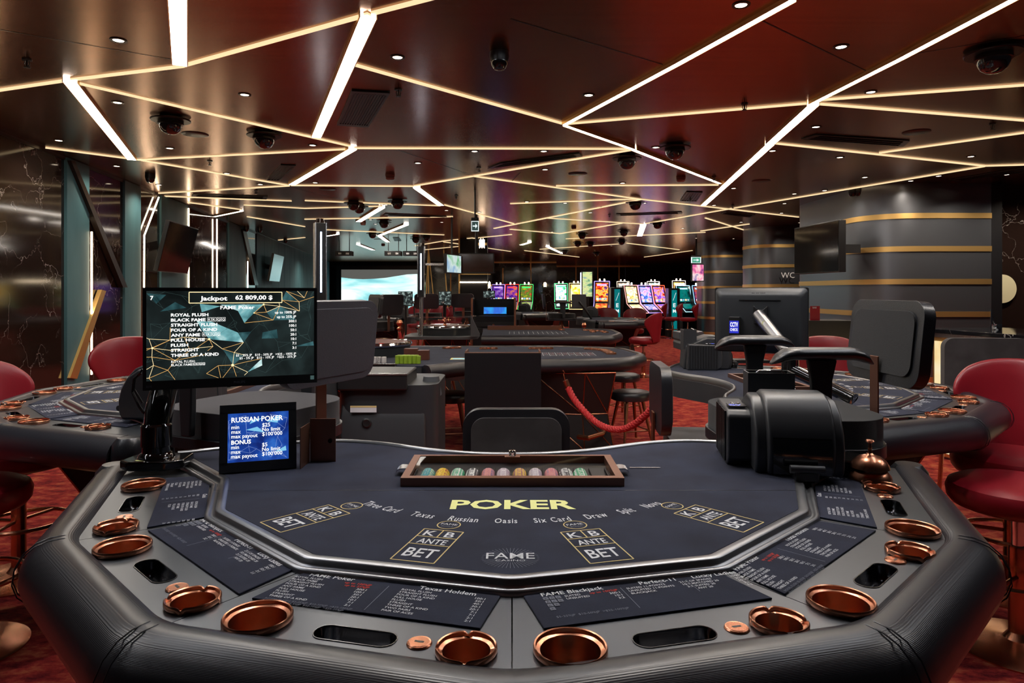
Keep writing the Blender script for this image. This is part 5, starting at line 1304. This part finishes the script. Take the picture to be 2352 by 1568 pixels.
wx = PX(1018,9.7)
t = thing('wheel_platform', 'grey rounded platform carrying the shielded roulette wheel', 'platform', (wx,9.7,0))
mb('mid_grey').prism(rrect(1.02,1.0,.22,8), RZ-.04, RZ).build('platform_top', t, bevel=.01)
facet_ped(t, .05, .1, .5, .5, RZ-.04)
ws = mb('mid_grey'); ws.add([(.42,-.49,RZ),(.54,-.49,RZ),(.54,-.49,RZ+.04),(.42,-.49,RZ+.30),(.42,-.46,RZ),(.54,-.46,RZ),(.54,-.46,RZ+.04),(.42,-.46,RZ+.30)], [(0,1,2,3),(4,5,6,7),(0,1,5,4),(1,2,6,5),(2,3,7,6),(3,0,4,7)], False).build('side_fin', t)
wheel('roulette wheel behind a clear shield, second table', (wx+.02,9.75,RZ+.001), .40)
t = thing('wheel_shield', 'clear curved acrylic shield around the second roulette wheel', 'shield', (wx,9.7,RZ+.001))
sh_ = mb('acrylic'); N = 40; v = []
for i in range(N+1):
    a = R(150+240*i/N); v += [(.46*math.cos(a),.05+.46*math.sin(a),0),(.46*math.cos(a),.05+.46*math.sin(a),.26)]
sh_.add(v, [(2*i,2*i+2,2*i+3,2*i+1) for i in range(N)], True).build('shield_panel', t, fix=False)
mb('silver').tube([v[i] for i in range(1,2*N+2,2)], .004, 6).build('shield_edge', t)
def totem(label, x, y, z0, z1, w_, rz, pole_top=None):
    t = thing('number_display', label, 'display', (x,y,0), rz)
    mb('black').box(-w_/2,w_/2,-.05,.05,z0,z1).build('casing', t, bevel=.008)
    mb('silver').box(w_/2-.004,w_/2+.006,-.052,.052,z0,z1).box(-w_/2-.006,-w_/2+.004,-.052,.052,z0,z1).build('edge_trim', t)
    l_ = emat; mb('led_white').box(-.008,.008,-.056,-.05,z0+.10,z1-.10).build('light_tube', t)
    mb('tv').add([(w_/2+.007,-.04,z0+.05),(w_/2+.007,.04,z0+.05),(w_/2+.007,.04,z1-.05),(w_/2+.007,-.04,z1-.05)], [(0,1,2,3)], False).build('screen', t)
    mb('silver').cyl((0,0,.8 if y > 9 else 0),(0,0,z0),.028,seg=16).build('pole', t)
    mb('dome').lathe([(0,.05),(.04,.045),(.05,0),(0,0)], 16, c=(0,0,z1)).build('top_camera', t); return t
M['led_white'] = emat('blue white tube', (0.6,0.75,1.0), 14.0)
totem('tall number display with a bluish light tube, behind the grey chair', PX(735,7.4), 7.4, PZ(692,7.4), PZ(512,7.4), .11, R(28))
totem('silver number display on a pole in front of the projection screen', PX(968,9.35), 9.35, PZ(682,9.35), PZ(566,9.35), .085, R(0))

# ---------------------------------------------------------------- pit desk, stanchions, far monitors
dx, dy = PX(1134,11.9), 11.9
t = thing('pit_desk', 'black pit desk with copper edges, two drawers and a blue screen', 'desk', (dx,dy,0))
hw = .37; zt = PZ(684,11.9)
for sx in (-1,1):
    mb('black_panel').box(sx*hw-.015,sx*hw+.015,-.15,.45,0,zt).build('side_panel', t, bevel=.003)
    mb('copper').box(sx*hw-.017,sx*hw+.017,-.156,-.148,0,zt).build('side_trim', t)
mb('black_panel').box(-hw,hw,.42,.45,0,zt-.02).build('back_panel', t)
mb('black_panel').box(-hw+.015,hw-.015,-.13,.42,.80,.99).build('desk_top', t)
for i, (z0, z1) in enumerate(((.80,.885),(.69,.79))):
    d = mb('black').box(-hw+.02,hw-.02,-.15,-.13,z0,z1).build('drawer', t, bevel=.003); mb('copper').box(-.015,.015,-.165,-.15,(z0+z1)/2-.012,(z0+z1)/2+.012).build('knob', d)
mb('black_panel').box(-hw+.02,hw-.02,-.14,-.12,.02,.68).build('lower_front', t)
M['scr_desk'] = screen_mat('desktop blue', [(0.02,0.35,0.75),(0.03,0.12,0.6),(0.02,0.5,0.85)], 3, 1.2)
tt = thing('desk_monitor', 'monitor with a bright blue desktop on the pit desk', 'monitor', (dx+.02,dy+.15,.99))
Xd = rot('X',-28); mb('black').box(-.21,.21,-.005,.02,.02,.17,Xd).build('casing', tt); mb('scr_desk').add([(-.20,-.007,.03),(.20,-.007,.03),(.20,-.007,.16),(-.20,-.007,.16)],[(0,1,2,3)],False,Xd).build('screen', tt)
st0 = None
for px, py, Y, lab in [(918,744,8.9,'copper rope post with a ball top left of the second roulette wheel'),(1342,749,11.5,'copper rope post with a ball top beside the middle-distance poker table')]:
    zt = PZ(py-3,Y)
    m = mb('copper').lathe([(0,zt+.045),(.03,zt+.035),(.045,zt),(.03,zt-.035),(.018,zt-.045),(.04,zt-.07),(.04,zt-.08),(.022,zt-.10),(.022,.04),(.15,.02),(.16,.0),(0,0)], 28)
    q_ = thing('rope_post', lab, 'rope post', (PX(px,Y),Y,0)); m.build('post', q_)
    mb('rope').tube([(.0,-.02,zt-.12),(.05,-.03,zt-.32),(.10,-.04,zt-.55)], .02, 8).build('rope_end', q_)
M['scr_small'] = screen_mat('small jackpot screen', [(0.004,0.006,0.006),(0.02,0.03,0.03),(0.35,0.45,0.42)], 16, 1.0)
for px, py, w_, h_, Y, lab in [(931,686,33,34,12.5,'small far jackpot monitor in front of the projection screen'),(1022,685,30,33,13.2,'small far jackpot monitor left of the pit desk'),(1123,676,28,18,14.5,'small far jackpot monitor just above the pit desk')]:
    p = PY(px,py,Y); q_ = thing('monitor', lab, 'monitor', (p.x,Y,0)); W2, H2 = w_/F*Y/2, h_/F*Y/2
    mb('black').box(-W2,W2,0,.03,p.z-H2,p.z+H2).build('casing', q_); mb('scr_small').add([(-W2+.01,-.002,p.z-H2+.02),(W2-.01,-.002,p.z-H2+.02),(W2-.01,-.002,p.z+H2-.01),(-W2+.01,-.002,p.z+H2-.01)],[(0,1,2,3)],False).build('screen', q_)
    mb('black').cyl((0,.05,.0),(0,.05,p.z),.02,seg=10).box(-.12,.12,-.07,.17,0,.02).build('stand', q_)
# back-of-monitor + dark chair near the middle-distance table
q_ = thing('monitor', 'distant pale-backed monitor left of the slot machines', 'monitor', (PX(1330,12.3),12.3,0)); p = PY(1330,692,12.3)
mb('mid_grey').box(-.13,.13,0,.04,p.z-.13,p.z+.13).build('casing', q_, bevel=.01); mb('black').tube([(0,-.02,p.z),(.12,-.05,1.08),(.22,0,.92)], .02, 8).build('arm', q_)

# ---------------------------------------------------------------- hanging screens, signs, projectors
t = thing('hanging_television', 'large brownish television hanging from the ceiling near the middle', 'television', PY(1094,604,14))
W2, H2 = 41/F*14, 23/F*14
mb('black').box(-W2,W2,0,.07,-H2,H2).build('casing', t, bevel=.006)
M['tv_brown'] = mat('brown reflecting screen', (0.05,0.018,0.008), .12, coat=1.0)
mb('tv_brown').add([(-W2+.02,-.002,-H2+.02),(W2-.02,-.002,-H2+.02),(W2-.02,-.002,H2-.02),(-W2+.02,-.002,H2-.02)],[(0,1,2,3)],False).build('screen', t)
mb('brass').box(-W2*.9,W2*.8,-.01,.02,-H2-.03,-H2-.015).build('lower_trim', t)
mb('black').cyl((0,.10,H2*.5),(0,.10,CEIL-PZ(604,14)),.03,seg=10).build('ceiling_pole', t)
t = thing('hanging_television', 'narrow green-white television at the left side of the brown hanging one', 'television', PY(1043,606,13.5), R(70))
mb('black').box(-.35,.35,0,.06,-.19,.19).build('casing', t)
M['scr_green'] = screen_mat('green sports screen', [(0.05,0.45,0.12),(0.7,0.85,0.8),(0.2,0.4,0.7)], 3, .9)
mb('scr_green').add([(-.33,-.003,-.17),(.33,-.003,-.17),(.33,-.003,.17),(-.33,-.003,.17)],[(0,1,2,3)],False).build('screen', t)
mb('black').cyl((0,.05,0),(0,.05,CEIL-PZ(606,13.5)),.02,seg=8).build('ceiling_pole', t)
struct(mb('black_panel').box(PX(1056,19),PX(1119,19),19,19.6,0,CEIL).build('wall_pillar'))
for py in (648,): trim(mb('led_wall').box(PX(1056,18.97),PX(1119,18.97),18.95,18.99,PZ(py+1.5,19),PZ(py-1.5,19)))
trim(mb('brass').box(PX(1053,18.9),PX(1056,18.9),18.9,19,0,CEIL))
M['exit_g'] = emat('exit panel dark', (0.02,0.05,0.045), 1.0); M['exit_w'] = emat('exit panel white', (0.85,0.95,0.95), 1.0); M['exit_green'] = emat('exit panel green', (0.05,0.35,0.22), 1.0)
def exit_sign(label, px, py, Y, w_, h_, bg, arrow=True, rz=0):
    t = thing('exit_sign', label, 'exit sign', PY(px,py,Y), rz)
    mb('exit_w').box(-w_,w_,0,.03,-h_,h_).build('light_box', t)
    m = mb(bg).add([(-w_*.82,-.002,-h_*.85),(w_*.82,-.002,-h_*.85),(w_*.82,-.002,h_*.85),(-w_*.82,-.002,h_*.85)],[(0,1,2,3)],False)
    m.use('exit_w').add([(-w_*.6,-.004,-h_*.12),(w_*.1,-.004,-h_*.12),(w_*.1,-.004,-h_*.5),(w_*.65,-.004,0),(w_*.1,-.004,h_*.5),(w_*.1,-.004,h_*.12),(-w_*.6,-.004,h_*.12)],[(0,1,6),(0,5,6),(1,5,6),(2,3,4),(0,1,5)],False)
    m.build('arrow_face', t, fix=False); mb('black').box(-w_,w_,0,.04,h_,h_+.05).cyl((0,.02,h_),(0,.02,CEIL-PZ(py,Y)),.012,seg=8).build('hanger', t)
exit_sign('lit square sign with a white arrow hanging near the middle of the ceiling', 1091,519,10.0,.055,.075,'exit_g')
exit_sign('green and white exit sign beside the far banded column', 1599,597,19.5,.14,.085,'exit_green')
t = thing('hanging_television', 'slanted bright television beside the far banded column', 'television', PY(1601,626,19.6), R(10))
M['scr_mag'] = screen_mat('magenta advert', [(0.02,0.02,0.18),(0.8,0.15,0.35),(0.95,0.7,0.7),(0.1,0.05,0.35)], 3.5, 1.1)
mb('black').box(-.16,.22,0,.06,-.25,.25).build('casing', t); mb('scr_mag').add([(-.14,-.003,-.23),(.2,-.003,-.23),(.2,-.003,.23),(-.14,-.003,.23)],[(0,1,2,3)],False).build('screen', t)
mb('black').cyl((0,.04,.2),(0,.04,CEIL-PZ(626,19.6)),.02,seg=8).build('ceiling_pole', t)
for px, lab in [(903,'left one of two projectors hanging before the projection screen'),(945,'right one of two projectors hanging before the projection screen'),(790,'dark projector hanging at the left of the projection screen')]:
    t = thing('projector', lab, 'projector', PY(px,582,20))
    mb('black').box(-.24,.24,-.1,.2,-.07,.07).build('casing', t, bevel=.01)
    m = mb('silver')
    for x in (-.14,.08): m.box(x,x+.09,-.105,-.1,-.035,.02)
    m.build('vent_plate', t); mb('black').cyl((-.15,.05,.05),(-.15,.05,CEIL-PZ(582,20)),.012,seg=6).cyl((.15,.05,.05),(.15,.05,CEIL-PZ(582,20)),.012,seg=6).build('bracket', t)
# glowing wall sconces
for px, py, Y, lab in [(675,645,24,'glowing crystal wall sconce left of the number display'),(705,645,27,'second glowing crystal wall sconce left of the number display'),(1122,655,22,'glowing crystal lamp right of the pillar'),(1252,654,33.8,'glowing crystal sconce on the dark marble back wall'),(1107,560,16,'bright hanging crystal lamp above the brown television')]:
    p = PY(px,py,Y); m = mb('down')
    for k in range(5): m.cyl((.028*(k-2),0,-.10+.02*(k%2)),(.028*(k-2),0,.10+.03*(k%2)), .008, seg=6)
    q_ = thing('wall_sconce', lab, 'lamp', p); m.build('crystal', q_); mb('brass').box(-.12,.12,.02,.05,-.03,.03).build('mount', q_)

# ---------------------------------------------------------------- slot machines
def slot(label, x, y, rz, cols, edge, h=1.62, scl=6, ecol=None):
    t = thing('slot_machine', label, 'slot machine', (x,y,0), rz, 'slot machines at the back')
    k = 'slot_%s' % label[:24]
    M[k] = screen_mat(k, [tuple(c**2.0 for c in q) for q in cols], scl, 2.4, (1,1,1.6)); M[k+'e'] = emat(k+'e', edge, 2.2)
    mb('black').box(-.27,.27,-.25,.25,0,.70).build('cabinet', t, bevel=.01)
    yz([(-.42,.70),(-.42,.76),(.0,1.02),(.16,h),(.25,h),(.25,.70)], -.27, .27, 'shuffler').build('upper_cabinet', t, bevel=.01)
    Xs = Matrix(((1,0,0,0),(0,.266,0,.0),(0,.964,0,1.02),(0,0,0,1)))
    d = Vector((0,.16,h-1.02)); n = Vector((0,-d.z,d.y)).normalized()*.006; b0 = Vector((0,0,1.02))
    f_ = lambda u, v_, o_=1: Vector((u,0,0))+b0+d*v_+n*o_
    mb(k).add([f_(-.215,.08),f_(.215,.08),f_(.215,.93),f_(-.215,.93)], [(0,1,2,3)], False).build('screen', t, fix=False)
    tp = mb(k+'e').add([f_(-.17,.80,1.3),f_(.17,.80,1.3),f_(.17,.88,1.3),f_(-.17,.88,1.3)], [(0,1,2,3)], False).build('title_panel', t, fix=False)
    bz_ = mb('chrome'); bz_.add([f_(-.245,.03,.5),f_(.245,.03,.5),f_(.245,.98,.5),f_(-.245,.98,.5)], [(0,1,2,3)], False); bz_.use('black').add([f_(-.235,.04,.7),f_(.235,.04,.7),f_(.235,.96,.7),f_(-.235,.96,.7)], [(0,1,2,3)], False).build('screen_bezel', t, fix=False)
    th_ = MB()
    for i_ in range(4): th_.use(('scr_white','scr_cyan','scr_goldb','scr_green')[i_] if 'scr_green' in M else 'scr_white').add([f_(-.185+.095*i_,.14,1.3),f_(-.115+.095*i_,.14,1.3),f_(-.115+.095*i_,.24,1.3),f_(-.185+.095*i_,.24,1.3)], [(0,1,2,3)], False)
    th_.build('game_icons', t, fix=False)
    mb('black').add([f_(-.2,.26,1.25),f_(.2,.26,1.25),f_(.2,.275,1.25),f_(-.2,.275,1.25)], [(0,1,2,3)], False).build('screen_divider', t, fix=False)
    dk = Vector((0,.42,.26)); nk = Vector((0,-dk.z,dk.y)).normalized()*.006; b1 = Vector((0,-.42,.76)); g_ = lambda u, v_: Vector((u,0,0))+b1+dk*v_+nk
    mb(k).add([g_(-.2,.30),g_(.2,.30),g_(.2,.92),g_(-.2,.92)], [(0,1,2,3)], False).build('lower_screen', t, fix=False)
    m = mb('silver')
    for u in (-.15,-.09,-.03,.03,.09): m.box(u,u+.04,-.405,-.375,.785,.80)
    m.build('button_row', t)
    e = mb(k+'e')
    for sx in (-.268,.268): e.tube([(sx,-.425,.74),(sx,-.01,1.03),(sx,.15,h+.01)], .010, 6)
    e.tube([(-.268,.15,h+.01),(.268,.15,h+.01)], .010, 6).tube([(-.268,-.43,.74),(.268,-.43,.74)], .010, 6).build('edge_light', t)
    mb('down').lathe([(0,.10),(.025,.09),(.03,0),(0,0)], 12, c=(.08,.2,h+.0)).lathe([(0,.10),(.025,.09),(.03,0),(0,0)], 12, c=(-.08,.2,h+.0)).build('beacon', t)
    return t
A = (1.0,.62,.35); 
slot('slot machine with pale orange screen and pink edge light, left of the near three', PX(1455,22), 22.0, R(28), [(.8,.35,.1),(.95,.7,.4),(.9,.85,.7),(.5,.4,.2)], (1.0,.35,.3))
slot('slot machine with violet title and blue screen, middle of the near three', PX(1487,22.3), 22.3, R(28), [(.15,.05,.4),(.2,.4,.8),(.8,.6,.8),(.5,.2,.6)], (.45,.3,1.0))
slot('slot machine with red title, right of the near three', PX(1518,22.6), 22.6, R(28), [(.5,.02,.03),(.3,.25,.75),(.9,.5,.4),(.55,.05,.05)], (1.0,.12,.05))
slot('slot machine with flame pictures facing left of the turquoise pillar', PX(1382,24), 24.0, R(-12), [(.03,.01,.1),(.75,.1,.03),(1,.6,.2),(.15,.03,.3)], (.4,.3,1.0), 1.78)
slot('slot machine with sunburst screen beside the jackpot totem', PX(1323,27), 27.0, R(-5), [(.4,.15,.0),(1,.65,.1),(1,.95,.6),(.5,.2,.02)], (.9,.7,.3), 1.75, 3)
slot('slot machine with green-white number screen at the edge of the marble wall', PX(1289,28), 28.0, R(0), [(.05,.5,.15),(.85,1,.95),(.7,.9,1),(.1,.6,.25)], (.1,.9,.3), 1.75)
for px, Y, lab, c, e in [(1433,29,'slot machine top peeking behind the near three, left one',[(.1,.3,.4),(.6,.5,.4),(.9,.8,.7)],(1,.85,.6)),(1503,29,'slot machine top peeking behind the near three, middle one',[(.05,.4,.45),(.7,.7,.6),(.2,.6,.6)],(1,.9,.8)),(1562,27,'tall slot machine behind the second turquoise pillar',[(.8,.3,.1),(1,.75,.4),(.9,.4,.2)],(1,.85,.75))]:
    slot(lab, PX(px,Y), Y, R(5), c, e, 1.85)
slot('slot machine with dark teal screen left of the far banded column', PX(1574,23.5), 23.5, R(20), [(.0,.10,.10),(.02,.3,.28),(.02,.22,.2)], (.4,.75,1.0), 1.62, 3)
slot('slot machine half hidden by the far banded column', PX(1611,23.4), 23.4, R(20), [(.02,.04,.25),(.5,.2,.15),(.1,.1,.4)], (.3,.55,1.0), 1.62)
slot('red edged slot machine right of the pillar, in front of the marble back wall', PX(1175,27), 27, R(-10), [(.02,.05,.3),(.3,.1,.4),(.6,.3,.1)], (1,.03,.03), 1.7)
slot('green edged slot machine in front of the marble back wall', PX(1208,27), 27, R(-10), [(.5,.45,.05),(.1,.3,.1),(.5,.2,.1)], (.02,.6,.1), 1.7)
slot('violet edged slot machine right next to the far pillar', PX(1143,27.5), 27.5, R(-10), [(.05,.05,.3),(.25,.1,.4),(.4,.3,.5)], (.4,.25,1), 1.7)
tv('television', 'dim coloured television on the marble back wall', PY(1189,637,33.7), 0, 1.28, .74, m='tv')
def pillar(label, px, w_, y0_, y1_, Y):
    p0_ = PX(px,Y); t = thing('turquoise_pillar', label, 'pillar', (p0_,Y,0)); hw = w_/2/F*Y
    zt = PZ(y0_,Y); mb('black').box(-hw*2.2,hw*2.2,.02,.5,0,zt+.06).build('pillar_body', t, bevel=.01)
    m = mb('teal_box').box(-hw,hw,0,.02,.02 if y1_ > 750 else PZ(y1_,Y),zt); m.build('turquoise_panel', t)
    g = mb('exit_w').text('E', T(0,-.003,PZ(705,Y)) @ rot('X',90) , .17, 'C', bold=.03).text('M', T(0,-.003,PZ(705,Y)-.17) @ rot('X',90), .14, 'C', bold=.03)
    g.line((-hw*.5,PZ(690,Y)),(hw*.6,PZ(672,Y)), .012, rot('X',90), .003).build('pillar_lettering', t, fix=False)
pillar('turquoise marble pillar left of the near three slot machines', 1418, 13, 664, 735, 21.6)
pillar('turquoise marble pillar behind the small red chairs, reaching the floor', 1549, 12, 666, 762, 21.2)
t = thing('jackpot_totem', 'tall bright green-yellow jackpot totem above the distant tables', 'display', (PX(1349,20),20,0))
M['totem'] = screen_mat('totem screen', [(.10,.28,.18),(.55,.75,.35),(.85,.85,.35),(.2,.4,.45)], 4, 1.0, (1,1,2.5))
z0, z1 = PZ(683,20), PZ(622,20); mb('mid_grey').box(-.17,.17,0,.12,z0,z1).build('casing', t)
mb('totem').add([(-.14,-.003,z0+.03),(.14,-.003,z0+.03),(.14,-.003,z1-.03),(-.14,-.003,z1-.03)],[(0,1,2,3)],False).build('screen', t)
mb('led_white').box(-.20,-.175,0,.02,z0+.1,z1-.05).build('light_tube', t); mb('black').box(-.06,.06,.03,.1,0,z0).build('pole', t)

# ---------------------------------------------------------------- bar on the right
t = thing('bar_counter', 'bar counter with glowing onyx front and black marble top at the right edge', 'bar counter', (3.6,5.9,0))
a = P(2120,753,1.09); b = P(2470,778,1.09)      # front top edge
A0 = Vector((a.x,a.y)); B0 = Vector((b.x,b.y)); d = (B0-A0).normalized(); nn = Vector((-d.y,d.x)); o = Vector((3.6,5.9))
def strip_(u0, u1, v0, v1, z0, z1, m, nm, **k):
    q = [A0+d*u0+nn*v0-o, A0+d*u1+nn*v0-o, A0+d*u1+nn*v1-o, A0+d*u0+nn*v1-o]
    return mb(m).prism([(p.x,p.y) for p in q], z0, z1).build(nm, t, **k)
strip_(0, 2.2, 0, .75, 1.055, 1.09, 'marble_top', 'marble_top', bevel=.003)
strip_(.05, 2.1, .02, .7, 1.02, 1.055, 'silver', 'under_edge')
strip_(.06, 2.1, .045, .09, .02, 1.02, 'brass', 'brass_frame')
strip_(.09, 2.05, .035, .06, .05, .985, 'onyx', 'onyx_front')
t = thing('suede_bar_chair', 'wide dark suede bar chair with rounded back in front of the glowing bar', 'chair', (PX(2270,4.3),4.3,0), R(-6))
mb('suede').prism(rrect(.52,.46,.06,6), -.05, 0, T(0,0,.88+.0) @ rot('X',90)).build('backrest', t, bevel=.02, seg=3)
mb('suede').prism(rrect(.50,.46,.1,6,0,.30), .60, .68).build('seat', t, bevel=.02, seg=3)
for x, y in ((-.25,.1),(.25,.1),(-.25,.5),(.25,.5)): mb('copper').cyl((x,y,.0),(x*.85,y,.61),.012,.015,seg=10).build('leg', t)
t = thing('bar_tap', 'small chrome utensil stand on the marble bar top', 'bar utensil', P(2290,758,1.09))
mb('chrome').lathe([(0,.05),(.035,.05),(.035,.02),(.03,.0),(0,0)], 20).build('holder', t); mb('chrome').cyl((-.05,0,0),(-.045,0,.17),.006,seg=8).cyl((-.05,0,.12),(-.01,0,.03),.005,seg=8).build('rod', t)
t = thing('menu_stand', 'red BAR menu card on a dark counter behind the monitor', 'menu', PY(1871,719,6.5)-Vector((0,0,0)))
mb('red_leather').box(-.04,.05,0,.01,-.068,.068).build('card', t); mb('white').text('BAR', T(.0,-.002,.045) @ rot('X',90), .022, 'C').build('menu_lettering', t, fix=False)
zt_ = PY(1871,719,6.5).z-.069
tag(mb('black').box(-.14,.30,-.1,.3,0,zt_).build('service_counter', loc=(PX(1871,6.5)+.05,6.52,0)), 'dark service counter carrying the red BAR menu card', 'counter')
# brass rods standing left of the pillar in front of the dark back wall
q_ = thing('brass_rod_screen', 'group of slender leaning brass rods right of the projection screen', 'room divider', (PX(1000,24),24,0))
for (xa, xb) in ((984,984),(984,1004),(984,975),(1019,1032)):
    mb('brass').cyl((PX(xb,24)-PX(1000,24),0,0.0),(PX(xa,24)-PX(1000,24),0,CEIL-.01),.022,seg=8).build('rod', q_)
mb('silver').box(PX(975,24)-PX(1000,24),PX(1028,24)-PX(1000,24),-.03,.03,PZ(608,24)-.02,PZ(605,24)+.01).build('cross_bar', q_)
# small glowing faces light nothing noticeable: leave them out of direct light sampling
BIG = {'led','led_fill','led_wall','sea','strip','onyx'}
for k, m_ in M.items():
    if k not in BIG: m_.cycles.emission_sampling = 'NONE'
